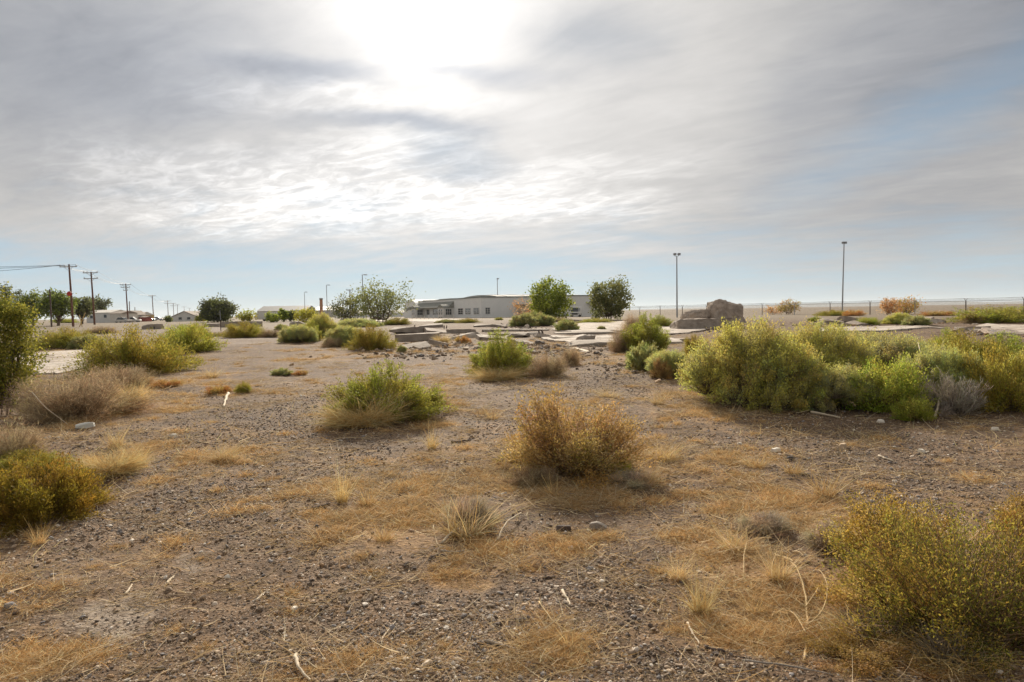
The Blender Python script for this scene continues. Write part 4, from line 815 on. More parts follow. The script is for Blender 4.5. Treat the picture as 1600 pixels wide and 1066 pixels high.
SM['dry'] = shrub_meshes('dry_brush', M_dry, M_dry, seed=7, W_=1.7, D_=1.4, H_=.75, clumps=40, spc=14, lps=40, ll=.075, lw=.0028, pal=TAN, pal2=[((.52, .38, .24), 1), ((.40, .29, .18), 1)], up=.3, tuft=.34, lf=.15, spread=.03, wild=.9, stemcol=(.28, .2, .12))
SM['straw'] = shrub_meshes('straw_brush', M_dry, M_dry, seed=8, W_=1.1, D_=.8, H_=.4, clumps=26, spc=12, lps=30, ll=.10, lw=.003, pal=STR, up=.05, tuft=.4, lf=.15, spread=.03, wild=1.0, stemcol=(.45, .33, .17))
SM['grey'] = shrub_meshes('grey_brush', M_dry, M_dry, seed=9, W_=.5, D_=.45, H_=.3, clumps=24, spc=10, lps=44, ll=.05, lw=.0018, pal=GREY, pal2=TAN, up=.3, tuft=.36, lf=.1, spread=.02, wild=.9, stemcol=(.3, .25, .19))
SM['dome'] = shrub_meshes('domed_shrub', seed=10, W_=1.4, D_=1.3, H_=.75, clumps=70, spc=9, lps=26, ll=.07, lw=.010, pal=GG, pal2=RAB, tip=(.33, .30, .10), up=.8, tuft=.16, lf=.45, spread=.02, wild=.35, stemcol=(.3, .25, .16))
SM['rust'] = shrub_meshes('rust_brush', M_dry, M_dry, seed=11, W_=.8, D_=.7, H_=.3, clumps=20, spc=9, lps=36, ll=.035, lw=.006, pal=RUST, pal2=GLD, up=.4, tuft=.35, lf=.2, spread=.02, stemcol=(.35, .2, .09))
SM['dead'] = shrub_meshes('dead_shrub', M_dry, M_dry, seed=12, W_=1.3, D_=.9, H_=.85, clumps=34, spc=6, lps=16, ll=.10, lw=.004, pal=[((.30, .26, .21), 1), ((.38, .33, .27), 1)], up=.4, tuft=.35, lf=.4, spread=.015, stem_r=.008, wild=.5, stemcol=(.36, .31, .26))
def straw_mesh(seed, W_, D_, H_, n, pal, w=.0032):
    rng = np.random.default_rng(seed); a = rng.uniform(0, 6.28, n); r = rng.uniform(0, 1, n)**.6
    p = np.stack([np.cos(a)*r*W_*.32, np.sin(a)*r*D_*.32, rng.uniform(0, .35, n)*H_], 1); b = a+rng.normal(size=n)*1.1
    d = nrm(np.stack([np.cos(b), np.sin(b), rng.uniform(.0, 1.1, n)], 1)); ln = rng.uniform(.3, 1.0, n)*W_*.45
    v, f = blades(p, d, ln, w*rng.uniform(.7, 1.6, n), rng, .45, 5); v[:, 2] = np.clip(v[:, 2], .004, H_*1.1)
    return v, f, np.repeat(np.clip(pick(rng, pal, n)*(1+rng.normal(size=(n, 1))*.15), .02, .85), 12, 0)
v_, f_, c_ = straw_mesh(8, 1.1, .8, .42, 2600, STR, .0042); SM['straw'] = (mesh_np('straw', v_, f_, M_dry, c_), SM['straw'][1], (1.15, 1.15, .42))
v_, f_, c_ = straw_mesh(18, .5, .5, .30, 420, STR, .0024); SM['wisp'] = (mesh_np('wisp', v_, f_, M_dry, c_), SM['grey'][1], (.5, .5, .3))
used = set()
def put(kind, px, py, wpx, hpx, label, name, cat='shrub', group=None, rz=None, back=.36, flat=1.):
    fo, st, (w, d, h) = SM[kind]; p = P(px, py); Y = p.y; wm = wpx*Y/FPX; Yc = Y+back*wm*.9; wm = wpx*Yc/FPX; X = p.x/Y*Yc; z = float(Zg(X, Yc)); hm = max(W(px, py-hpx, Yc).z-z, .3*hpx*Y/FPX)
    X = p.x/Y*Yc; key = (px*7+py*3) % 360
    o = thing(name, label, cat, (X, Yc, z), 0 if rz is None else 0, group)
    s = (wm/w, wm/w*flat, hm/h); r = R(key if rz is None else rz)
    for nm, me in (('foliage', fo), ('stem', st)):
        q = link(nm, me, o, rot=(0, 0, r)); 
    o.scale = s
    return o
GA, GB, GC, GD = 'grey-green rabbitbrush', 'green and olive desert shrubs', 'dry brown and straw brush', 'far small shrubs'
# right-hand mass
put('rab', 1180, 638, 225, 148, 'biggest rounded rabbitbrush at the left end of the right thicket', 'rabbitbrush', group=GA)
put('rab', 1278, 612, 170, 116, 'rabbitbrush with yellow top just right of the biggest one', 'rabbitbrush', group=GA)
put('rab2', 1300, 645, 130, 82, 'lower front rabbitbrush hiding the foot of the yellow-topped one', 'rabbitbrush', group=GA)
put('rab2', 1390, 608, 210, 96, 'wide pale rabbitbrush in the middle of the right thicket', 'rabbitbrush', group=GA)
put('rab2', 1340, 590, 150, 80, 'rabbitbrush at the back of the thicket between two others', 'rabbitbrush', group=GA)
put('bright', 1385, 648, 120, 92, 'bright green leafy shrub at the front of the right thicket', 'leafy_shrub', group=GB)
put('bright', 1428, 661, 62, 42, 'small bright green tuft on the gravel before the thicket', 'leafy_shrub', group=GB)
put('dead', 1480, 655, 125, 78, 'dead grey twiggy shrub with bare branches in the thicket', 'dead_shrub', group=GC)
put('rab2', 1470, 640, 120, 110, 'rabbitbrush rising behind the dead twiggy shrub', 'rabbitbrush', group=GA)
put('oli', 1560, 648, 165, 112, 'yellow olive shrub at the right end of the thicket', 'olive_shrub', group=GB)
put('oli', 1500, 590, 130, 74, 'olive shrub behind the dead twiggy shrub', 'olive_shrub', group=GB)
put('grs', 1570, 590, 150, 70, 'dark olive shrub at the back by the right edge', 'greasewood_shrub', group=GB)
put('grs', 1480, 565, 60, 52, 'upright greasewood sprig standing above the thicket', 'greasewood_shrub', group=GB)
put('rab', 1650, 640, 150, 120, 'rabbitbrush cut by the right edge of view', 'rabbitbrush', group=GA)
put('dome', 1008, 581, 64, 46, 'pale grey-green round shrub left of the right thicket', 'domed_shrub', group=GA)
put('rab2', 1050, 590, 82, 48, 'olive topped shrub with brown skirt against the biggest rabbitbrush', 'rabbitbrush', group=GA)
put('gold', 1035, 592, 34, 34, 'small golden tuft at the foot of the olive topped shrub', 'golden_shrub', group=GB)
put('oli', 1085, 560, 42, 38, 'yellow shrub peeping out behind the biggest rabbitbrush', 'olive_shrub', group=GB)
put('grs', 1010, 552, 86, 62, 'mixed green shrub standing on the slab right of the rubble', 'greasewood_shrub', group=GB)
put('dry', 975, 552, 46, 48, 'pale brown dry brush on the left of the mixed green shrub', 'dry_brush', group=GC)
put('dry', 990, 520, 36, 34, 'tan dry brush behind the mixed green shrub', 'dry_brush', group=GC)
# centre heroes
put('grs', 603, 664, 178, 98, 'bushy green shrub half wrapped in tangled straw', 'greasewood_shrub', group=GB, rz=20)
put('straw', 568, 673, 140, 58, 'tangle of golden straw stalks before the bushy green shrub', 'straw_tangle', 'dry brush', GC, rz=10)
put('gold', 897, 756, 215, 148, 'golden tan wispy shrub nearest the middle', 'golden_shrub', group=GB, rz=0)
put('bright', 968, 742, 42, 22, 'small green sprig low on the right of the golden shrub', 'leafy_shrub', group=GB)
put('dry', 830, 765, 90, 44, 'dry brown brush at the left foot of the golden shrub', 'dry_brush', group=GC)
put('grs', 782, 590, 104, 74, 'green greasewood in front of the rubble', 'greasewood_shrub', group=GB, rz=140)
put('straw', 780, 596, 92, 26, 'straw skirt around the green greasewood before the rubble', 'straw_tangle', 'dry brush', GC)
put('dry', 856, 590, 66, 44, 'brown dry brush right of the green greasewood', 'dry_brush', group=GC)
put('dry', 892, 572, 34, 34, 'small tan dry brush before the pale plank', 'dry_brush', group=GC)
# left
put('oli', 213, 588, 170, 78, 'large olive golden shrub beyond the brown dry brush', 'olive_shrub', group=GB)
put('bright', 292, 552, 92, 48, 'bright green shrub right behind the large olive golden shrub', 'leafy_shrub', group=GB)
put('bright', 300, 530, 60, 26, 'small bright green shrub farther behind the large olive one', 'leafy_shrub', group=GB)
put('oli', 100, 545, 92, 34, 'olive shrub behind the left concrete pad', 'olive_shrub', group=GB)
put('dome', 138, 546, 52, 24, 'smooth grey-green low shrub beside the left concrete pad', 'domed_shrub', group=GA)
put('dry', 118, 662, 190, 92, 'big brown dry brush on the left side', 'dry_brush', group=GC, rz=30)
put('dry', 190, 610, 110, 44, 'pale dry brush under the front of the large olive golden shrub', 'dry_brush', group=GC)
put('dry', 12, 735, 130, 82, 'pale grey-brown dry brush at the left edge', 'dry_brush', group=GC, rz=200)
put('amber', 55, 826, 205, 112, 'dense dark golden shrub in the lower left corner area', 'olive_shrub', group=GB, rz=70)
put('oli', 40, 745, 130, 42, 'low olive growth behind the dense dark golden shrub', 'olive_shrub', group=GB)
put('straw', 175, 752, 110, 52, 'dry straw growth right of the dense dark golden shrub', 'straw_tangle', 'dry brush', GC)
put('straw', 205, 640, 60, 46, 'pale straw clump right of the big brown dry brush', 'straw_tangle', 'dry brush', GC)
put('rust', 340, 617, 46, 17, 'low rusty orange plant beside a small olive sprig', 'rust_brush', group=GC)
put('oli', 380, 615, 26, 19, 'small olive sprig right of the low rusty plant', 'olive_shrub', group=GB)
put('rust', 262, 606, 48, 14, 'low orange weed under the large olive golden shrub', 'rust_brush', group=GC)
put('rust', 222, 602, 36, 14, 'orange weed patch beside the pale straw clump', 'rust_brush', group=GC)
put('dome', 440, 587, 34, 12, 'tiny blue-green weed alone on the gravel', 'domed_shrub', group=GD)
put('rust', 470, 587, 24, 9, 'tiny reddish weed next to the blue-green weed', 'rust_brush', group=GD)
put('oli', 383, 528, 76, 26, 'olive shrub alone at the far edge of the gravel', 'olive_shrub', group=GD)
put('dry', 422, 528, 34, 16, 'tan dry tuft on the right of that far olive shrub', 'dry_brush', group=GD)
put('dome', 440, 517, 22, 11, 'small grey shrub in front of a concrete block', 'domed_shrub', group=GD)
put('rab2', 466, 536, 56, 32, 'yellow-green shrub at the left of the mid cluster', 'rabbitbrush', group=GD)
put('rab', 505, 530, 54, 44, 'taller grey shrub in the mid cluster', 'rabbitbrush', group=GD)
put('grs', 487, 534, 34, 34, 'dark green shrub between the two in the mid cluster', 'greasewood_shrub', group=GD)
put('rab2', 540, 541, 60, 36, 'grey-green shrub left of the golden one before the slabs', 'rabbitbrush', group=GD)
put('oli', 582, 547, 76, 40, 'golden yellow shrub left of the thick slab', 'olive_shrub', group=GD)
put('dry', 520, 543, 36, 18, 'tan dry brush between the mid cluster shrubs', 'dry_brush', group=GD)
put('rust', 722, 537, 24, 14, 'orange dry tuft under the tilted kerb', 'rust_brush', group=GD)
put('straw', 690, 540, 30, 18, 'straw tuft at the low end of the tilted kerb', 'straw_tangle', 'dry brush', GD)
put('dome', 628, 551, 16, 12, 'tiny round green tuft before the thick slab', 'domed_shrub', group=GD)
put('dome', 885, 518, 38, 20, 'neat domed shrub alone on the pale slab', 'domed_shrub', group=GD)
put('dome', 818, 511, 44, 22, 'left lobe of the pale bushes behind the gravel heap', 'domed_shrub', group=GD)
put('dome', 850, 510, 38, 20, 'right lobe of the pale bushes before the green tree', 'domed_shrub', group=GD)
put('dome', 836, 506, 40, 20, 'back lobe of the pale bushes under the rust bush', 'domed_shrub', group=GD)
put('grs', 1031, 512, 44, 20, 'dark green low shrub left of the boulders', 'greasewood_shrub', group=GD)
put('bright', 1556, 505, 130, 28, 'long green hump shrub by the fence at far right', 'leafy_shrub', group=GD)
put('dry', 1525, 506, 50, 20, 'pale dry brush left of the green hump shrub', 'dry_brush', group=GD)
put('bright', 1356, 508, 42, 13, 'small green clump beside the dark broken slabs', 'leafy_shrub', group=GD)
put('rab', 1405, 507, 46, 20, 'yellow-green shrub before the red-brown bushes', 'rabbitbrush', group=GD)
put('dome', 1432, 509, 40, 16, 'grey-green low shrub right of the yellow-green one by fence', 'domed_shrub', group=GD)
put('oli', 1300, 494, 50, 10, 'yellow weeds at the foot of the taller floodlight mast', 'olive_shrub', group=GD)
put('rust', 1335, 494, 36, 11, 'orange weeds right of the taller floodlight mast', 'rust_brush', group=GD)
put('grs', 1275, 503, 26, 9, 'small dark shrub behind the yellow-topped rabbitbrush', 'greasewood_shrub', group=GD)
put('rust', 1465, 494, 60, 9, 'line of orange weeds right of the red-brown bushes', 'rust_brush', group=GD)
put('dome', 700, 505, 40, 6, 'low yellow weed patch before the forecourt', 'domed_shrub', group=GD)
put('oli', 730, 505, 40, 8, 'yellow weeds right of the forecourt', 'olive_shrub', group=GD)
put('straw', 860, 503, 60, 8, 'straw weeds at the foot of the notice board', 'straw_tangle', 'dry brush', GD)
put('bright', 780, 500.5, 14, 5, 'tiny green bush at the building corner', 'leafy_shrub', group=GD)
put('oli', 930, 505, 60, 8, 'low weeds between the van and the upright green tree', 'olive_shrub', group=GD)
put('rab2', 560, 512, 70, 16, 'grey-green growth at the foot of the multi-stemmed tree', 'rabbitbrush', group=GD)
put('oli', 620, 508, 50, 12, 'low green growth right of the multi-stemmed tree', 'olive_shrub', group=GD)
put('bright', 100, 505, 40, 8, 'green weeds at the foot of the tallest pole', 'leafy_shrub', group=GD)
put('dry', 160, 522, 50, 14, 'brown dry brush behind the smooth low shrub', 'dry_brush', group=GD)
put('dry', 345, 526, 36, 9, 'grey-brown low brush at the foot of the rusty rod', 'dry_brush', group=GD)
put('dome', 940, 517, 14, 8, 'tiny tuft growing on the broad pale slab', 'domed_shrub', group=GD)
# close shrub filling the lower right corner (own meshes: it is only 3 to 4 m away)
DRK = [((.13, .125, .02), 3), ((.18, .165, .028), 2), ((.085, .085, .016), 2)]
SM['c1'] = shrub_meshes('corner_shrub', seed=31, W_=1.25, D_=1.0, H_=.62, clumps=58, spc=11, lps=66, ll=.015, lw=.0032, keep=.86, pal=DRK, pal2=[((.42, .27, .06), 3), ((.32, .20, .04), 2), ((.18, .165, .028), 2)], tip=(.36, .28, .05), up=.6, tuft=.24, lf=.3, spread=.02, stem_r=.0028, wild=.8, stemcol=(.3, .2, .12))
SM['c2'] = shrub_meshes('corner_shrub', seed=32, W_=.8, D_=.7, H_=.5, clumps=30, spc=11, lps=60, ll=.017, lw=.004, pal=GLD, pal2=AMB+[((.24, .20, .03), 1.5)], tip=(.46, .31, .07), up=.5, tuft=.3, lf=.25, spread=.02, stem_r=.0026, wild=.8, stemcol=(.33, .22, .13))
put('c1', 1525, 1046, 400, 255, 'big dark green and gold shrub in the lower right corner', 'corner_shrub', group=GB, rz=0)
put('c2', 1395, 905, 200, 132, 'golden wispy shrub behind the lower right corner shrub', 'corner_shrub', group=GB, rz=40)
put('c2', 1400, 985, 200, 110, 'golden sprawling growth left of the lower right corner shrub', 'corner_shrub', group=GB, rz=160)
put('c2', 1610, 860, 120, 90, 'golden shrub tip at the right edge above the corner shrub', 'corner_shrub', group=GB, rz=250)
put('c2', 1350, 1055, 200, 60, 'low golden sprigs at the bottom near the corner shrub', 'corner_shrub', group=GB, rz=300)
put('wisp', 1370, 1020, 170, 80, 'pale straw stems tangled through the left of the corner shrub', 'straw_tangle', 'dry brush', GC)
put('wisp', 1480, 1062, 170, 90, 'straw stems at the foot of the corner shrub', 'straw_tangle', 'dry brush', GC)
put('grey', 1290, 862, 76, 52, 'grey twiggy ball of dry stems left of the golden shrub', 'grey_brush', 'dry brush', GC)
put('grey', 1195, 838, 90, 40, 'brown-grey dry tuft in the straw patch', 'grey_brush', 'dry brush', GC)
put('grey', 735, 828, 92, 56, 'grey-brown dry brush in the middle foreground', 'grey_brush', 'dry brush', GC)
put('grey', 985, 765, 80, 30, 'dry grey stems at the right foot of the golden shrub', 'grey_brush', 'dry brush', GC)
# ------------------------------------------------------------------ leafy young tree at the left edge
def gen_tree(seed, H_, Wd, trunk=.18, crown0=.3, limbs=9, clumps=60, lpc=110, ll=.16, lw=.10, pal=BRT, pal2=None, multi=1, tuft=.20, squash=1., box=2.2):
    rng = np.random.default_rng(seed); paths = []; r0 = []; r1 = []; cl = []
    k = np.arange(clumps)+.5; z = 1-2*k/clumps; th = k*2.39996; rad = np.sqrt(1-np.abs(z)**box)
    q = rng.uniform(.35, 1., clumps)**.6*rng.uniform(.86, 1.1, clumps); ch = H_*(1-crown0)/2
    cc = np.stack([rad*np.cos(th)*Wd/2*q, rad*np.sin(th)*Wd/2*q*squash, H_*crown0+ch+z*ch*.93*q], 1)+rng.normal(size=(clumps, 3))*Wd*.04
    for m in range(multi):
        b = np.array([rng.uniform(-.12, .12)*(multi > 1)*Wd, rng.uniform(-.1, .1)*(multi > 1)*Wd, -.2]); tp = np.array([b[0]*3*(multi > 1), b[1]*2, H_*.72])
        tp[:2] += rng.normal(size=2)*Wd*.05; mid = (b+tp)/2+rng.normal(size=3)*np.array([.05, .05, 0])*Wd
        paths.append(np.stack([bez(b, mid, tp, x) for x in np.linspace(0, 1, 7)])); r0.append(trunk/multi**.5); r1.append(trunk*.25)
    tr = list(paths)
    for i in range(clumps):
        t0 = tr[i % multi]; j = min(5, max(1, int((cc[i, 2]/H_)*5.0-1+rng.uniform(-.5, .5)))); s = t0[j]; e = cc[i]; mid = (s+e)/2+np.array([0, 0, -.06*H_])+rng.normal(size=3)*.03*H_
        paths.append(np.stack([bez(s, mid, e, x) for x in np.linspace(0, 1, 7)])); r0.append(trunk*.22); r1.append(trunk*.04)
    tv, tf = tubes(np.stack(paths), np.array(r0), np.array(r1), 6)
    ci = np.repeat(np.arange(clumps), lpc); n = len(ci); rc = tuft*Wd*rng.uniform(.6, 1.2, clumps)
    p = cc[ci]+rng.normal(size=(n, 3))*rc[ci][:, None]*np.array([.5, .5, .42]); d = nrm(rng.normal(size=(n, 3))+np.array([0, 0, -.2]))
    v, f = ribbons(p, d, ll*rng.uniform(.6, 1.3, n), lw*rng.uniform(.7, 1.2, n), rng, .5)
    c = pick(rng, pal, n)
    if pal2 is not None: u = rng.uniform(size=n) < np.clip(rng.normal(.4, .35, clumps), 0, 1)[ci]; c = np.where(u[:, None], pick(rng, pal2, n), c)
    c = np.clip(c*(1+rng.normal(size=(n, 1))*.15), .01, .8)
    return mesh_np('crown', v, f, M_leaf, np.repeat(c, 4, 0)), mesh_np('trunk', tv, tf, M_bark)
ELM = [((.20, .23, .08), 3), ((.26, .285, .11), 2), ((.14, .165, .055), 1)]; ELMY = [((.26, .27, .08), 1), ((.31, .31, .10), 1)]
DULL = [((.12, .135, .08), 3), ((.16, .17, .11), 2)]; VIV = [((.185, .225, .035), 3), ((.25, .28, .045), 2), ((.13, .16, .025), 1)]
YNG = [((.13, .155, .028), 3), ((.19, .20, .035), 2), ((.28, .27, .05), 1)]
def tree(px, pyb, pyt, wpx, Y, label, pal, pal2=None, seed=1, name='broadleaf_tree', group='trees in the middle distance', **kw):
    if Y > 50:
        Y *= 1.25
        for q_ in ('ll', 'lw', 'trunk'): kw[q_] = kw[q_]*(1.5 if q_ == 'lw' else 1.3)
    x = W(px, 500, Y).x; z0 = float(Zg(x, Y)); H_ = W(px, pyt, Y).z-z0; Wd = wpx*Y/FPX
    cr, tk = gen_tree(seed, H_, Wd, pal=pal, pal2=pal2, **kw); o = thing(name, label, 'tree', (x, Y, z0), 0, group); link('crown', cr, o); link('trunk', tk, o); return o
tree(860, 500, 437, 62, 88, 'vivid green tree in front of the grey building', VIV, BRT, 41, box=3.2, crown0=-.02, clumps=80, lpc=90, ll=.22, lw=.13, trunk=.12, multi=3, tuft=.17)
tree(953, 500, 436, 58, 86, 'mid green upright tree standing clear right of the van', ELM, ELMY, 42, box=5., crown0=-.02, clumps=90, lpc=70, ll=.22, lw=.13, trunk=.13, multi=3, tuft=.15)
tree(593, 505, 442, 92, 80, 'loose multi-stemmed tree left of the building', ELM, ELMY, 43, crown0=.12, clumps=64, lpc=55, ll=.20, lw=.11, trunk=.16, multi=5, tuft=.16)
tree(543, 506, 462, 56, 82, 'lower pale leafed tree left of the multi-stemmed tree', DULL, ELMY, 44, crown0=.08, clumps=40, lpc=50, ll=.20, lw=.11, trunk=.1, multi=4, tuft=.18)
tree(820, 501, 466, 44, 92, 'rust coloured thin bush before the building wall', RUST, TAN, 45, 'rust_bush', crown0=.05, clumps=40, lpc=26, ll=.18, lw=.05, trunk=.06, multi=4, tuft=.18)
tree(340, 503, 467, 54, 120, 'round dark tree right of the gabled white house', ELM, DULL, 46, crown0=.05, clumps=80, lpc=80, ll=.3, lw=.18, trunk=.2, tuft=.15)
tree(90, 504, 455, 44, 105, 'left tree in shade of the bare dark pole', ELM, VIV, 47, crown0=.25, clumps=56, lpc=80, ll=.28, lw=.17, trunk=.22, tuft=.17)
tree(52, 504, 457, 46, 108, 'tree behind the young leafy tree at left', ELM, VIV, 48, crown0=.2, clumps=50, lpc=70, ll=.28, lw=.17, trunk=.2, tuft=.18)
tree(8, 504, 445, 44, 110, 'tall sparse tree at the left edge of view', ELM, DULL, 49, crown0=.3, clumps=40, lpc=60, ll=.28, lw=.16, trunk=.2, tuft=.18)
tree(128, 503, 466, 36, 125, 'left dark tree behind the white house', ELM, DULL, 50, crown0=.3, clumps=46, lpc=70, ll=.3, lw=.18, trunk=.2, tuft=.18)
tree(150, 503, 465, 34, 165, 'right dark tree directly behind the white house', ELM, DULL, 51, crown0=.3, clumps=46, lpc=70, ll=.36, lw=.22, trunk=.24, tuft=.18)
tree(385, 500, 486, 26, 118, 'small yellow-green tree left of the trailer', OLV, BRT, 52, 'small_tree', crown0=.05, clumps=30, lpc=40, ll=.22, lw=.13, trunk=.08, multi=3)
tree(425, 500, 489, 22, 105, 'low green bush before the trailer', BRT, ELM, 53, 'small_tree', crown0=.02, clumps=26, lpc=40, ll=.2, lw=.13, trunk=.06, multi=3)
tree(443, 500, 481, 14, 108, 'upright green bush right of the trailer', VIV, BRT, 54, 'small_tree', crown0=.02, clumps=26, lpc=45, ll=.2, lw=.13, trunk=.06, multi=2)
tree(455, 500, 484, 18, 110, 'dark bush right of the upright green bush', ELM, None, 55, 'small_tree', crown0=.02, clumps=26, lpc=50, ll=.2, lw=.13, trunk=.06, multi=2)
tree(478, 502, 482, 32, 98, 'yellow-green bush before the long dark roof', OLV, GRSY, 56, 'small_tree', crown0=.02, clumps=34, lpc=50, ll=.2, lw=.12, trunk=.07, multi=3)
tree(313, 503, 493, 14, 140, 'small yellow bush between the gabled house and round tree', OLV, BRT, 57, 'small_tree', crown0=.02, clumps=18, lpc=40, ll=.24, lw=.15, trunk=.06, multi=2)
tree(263, 503, 494, 12, 145, 'small dark bush at the left wall of the gabled house', ELM, None, 58, 'small_tree', crown0=.02, clumps=18, lpc=40, ll=.24, lw=.15, trunk=.06, multi=2)
tree(1232, 492, 470, 36, 130, 'small thin yellowish tree by the fence', OLV, TAN, 59, 'small_tree', crown0=.15, clumps=30, lpc=40, ll=.26, lw=.12, trunk=.1, multi=3)
tree(1208, 492, 478, 26, 132, 'low rust brush left of the thin yellowish tree', RUST, TAN, 60, 'rust_bush', crown0=.05, clumps=20, lpc=30, ll=.24, lw=.10, trunk=.05, multi=3)
tree(1390, 494, 466, 30, 100, 'left red-brown bush at the fence', RUST, TAN, 61, 'rust_bush', crown0=.05, clumps=36, lpc=46, ll=.2, lw=.09, trunk=.06, multi=4)
tree(1415, 494, 467, 38, 103, 'right red-brown bush with green flecks at the fence', RUST, OLV, 62, 'rust_bush', crown0=.05, clumps=40, lpc=46, ll=.2, lw=.09, trunk=.06, multi=4)
o = tree(-8, 640, 440, 110, 12, 'young leafy tree with arching branches at the left edge', YNG, GRS, 63, 'young_tree', group='leafy growth at the left edge', crown0=.04, clumps=90, lpc=210, ll=.044, lw=.026, trunk=.03, multi=5, tuft=.19)
# ------------------------------------------------------------------ loose cover of the ground (uncountable)
def polar(rng, n, r0, r1, half=52, power=0.):
    u = rng.uniform(0, 1, n); r = r0*(r1/r0)**u if power == 0 else (r0**power+u*(r1**power-r0**power))**(1/power)
    a = np.radians(rng.uniform(-half, half, n)); return r*np.sin(a), r*np.cos(a), r
BUSH = [(o.location.x, o.location.y, max(o.scale.x, .2)) for o in bpy.data.objects if o.get('category') == 'shrub']
rng = np.random.default_rng(77)
def stone_mat():
    m, q = new_mat('pebble'); oi = q.new('ShaderNodeObjectInfo').outputs['Random']; oc = q.new('ShaderNodeTexCoord').outputs['Object']
    base = q.ramp(oi, [(0, (.12, .093, .076)), (.10, (.205, .158, .118)), (.28, (.30, .225, .16)), (.48, (.39, .295, .21)), (.58, (.28, .262, .255)), (.68, (.50, .38, .27)), (.78, (.42, .27, .15)), (.86, (.62, .52, .41)), (.93, (.80, .73, .63)), (.99, (.36, .34, .34))], 'CONSTANT')
    n = q.noise(oc, 3.0, 4, .6)[0]; c = q.mix(q.rng(n, .3, .7, 0, .5), base, q.mix(1., base, (.62, .58, .55), 'MULTIPLY'))
    b = principled(q, c, .85, .3); q.l.new(b.outputs[0], q.out.inputs[0]); return m
M_peb = stone_mat()
def pebble_group():
    g = bpy.data.node_groups.new('scatter_stones', 'GeometryNodeTree')
    g.interface.new_socket('Geometry', in_out='INPUT', socket_type='NodeSocketGeometry'); g.interface.new_socket('Geometry', in_out='OUTPUT', socket_type='NodeSocketGeometry')
    N, Lk = g.nodes, g.links; gi = N.new('NodeGroupInput'); go = N.new('NodeGroupOutput'); jn = N.new('GeometryNodeJoinGeometry'); pos = N.new('GeometryNodeInputPosition')
    for k in range(6):
        ic = N.new('GeometryNodeMeshIcoSphere'); ic.inputs['Radius'].default_value = 1; ic.inputs['Subdivisions'].default_value = 2
        ad = N.new('ShaderNodeVectorMath'); ad.operation = 'ADD'; Lk.new(pos.outputs[0], ad.inputs[0]); ad.inputs[1].default_value = (k*7.3, k*3.1, k*5.7)
        ns = N.new('ShaderNodeTexNoise'); ns.inputs['Scale'].default_value = .95; ns.inputs['Detail'].default_value = 2; Lk.new(ad.outputs[0], ns.inputs['Vector'])
        sb = N.new('ShaderNodeVectorMath'); sb.operation = 'SUBTRACT'; Lk.new(ns.outputs['Color'], sb.inputs[0]); sb.inputs[1].default_value = (.5, .5, .5)
        sc_ = N.new('ShaderNodeVectorMath'); sc_.operation = 'SCALE'; Lk.new(sb.outputs[0], sc_.inputs[0]); sc_.inputs['Scale'].default_value = 1.5
        sp = N.new('GeometryNodeSetPosition'); Lk.new(ic.outputs['Mesh'], sp.inputs['Geometry']); Lk.new(sc_.outputs[0], sp.inputs['Offset'])
        sm = N.new('GeometryNodeSetMaterial'); sm.inputs['Material'].default_value = M_peb; Lk.new(sp.outputs[0], sm.inputs['Geometry'])
        ti = N.new('GeometryNodeGeometryToInstance'); Lk.new(sm.outputs[0], ti.inputs[0]); Lk.new(ti.outputs[0], jn.inputs[0])
    io = N.new('GeometryNodeInstanceOnPoints'); Lk.new(gi.outputs[0], io.inputs['Points']); Lk.new(jn.outputs[0], io.inputs['Instance']); io.inputs['Pick Instance'].default_value = True
    for nm, typ, sock in (('vi', 'INT', 'Instance Index'), ('rot', 'FLOAT_VECTOR', 'Rotation'), ('scl', 'FLOAT_VECTOR', 'Scale')):
        na = N.new('GeometryNodeInputNamedAttribute'); na.data_type = typ; na.inputs['Name'].default_value = nm; out = [o_ for o_ in na.outputs if o_.enabled and o_.name == 'Attribute'][0]; Lk.new(out, io.inputs[sock])
    Lk.new(io.outputs[0], go.inputs[0]); return g
PG = pebble_group()
STONES = [((.10, .085, .078), 3), ((.17, .145, .125), 4), ((.26, .215, .18), 4), ((.36, .30, .24), 3), ((.20, .19, .195), 2), ((.52, .44, .35), 1.6), ((.68, .62, .54), .8), ((.30, .19, .10), 1.2), ((.05, .045, .045), 1.4)]
def scatter_stones(name, x, y, size, lift=.25, label=None, cat=None, zoff=0.):
    n = len(x); z = Zg(x, y)+size*lift+zoff; sc3 = size[:, None]*np.stack([rng.uniform(.8, 1.5, n), rng.uniform(.6, 1.1, n), rng.uniform(.4, .8, n)], 1)
    rot = np.stack([rng.normal(0, .3, n), rng.normal(0, .3, n), rng.uniform(0, 6.28, n)], 1)
    me = mesh_np(name, np.stack([x, y, z], 1), [], None, attrs=dict(rot=rot, scl=sc3, vi=rng.integers(0, 6, n), tint=np.clip(pick(rng, STONES, n)*(1+rng.normal(size=(n, 1))*.2), .02, .8)))
    o = link(name, me); m = o.modifiers.new('scatter', 'NODES'); m.node_group = PG; tag(o, label, cat, kind='stuff'); return o
x, y, r = polar(rng, 300000, 1.7, 18, 50)
den = np.clip(.42+.6*field(GRAV, x, y)-.55*field(LIT, x, y)-.2*field(DUST, x, y)+(fbm(x*.9, y*.9, 3, 41)-.5)*1.2, .04, 1)
k = rng.uniform(size=len(x)) < den; x, y, r = x[k], y[k], r[k]
size = np.exp(rng.normal(np.log(.0042), .55, len(x)))*np.clip((r/3.5)**.4, .8, 1.8); size = np.clip(size, .002, .019)
scatter_stones('gravel', x, y, size, .25, 'loose grey and brown gravel strewn over the dirt', 'gravel')
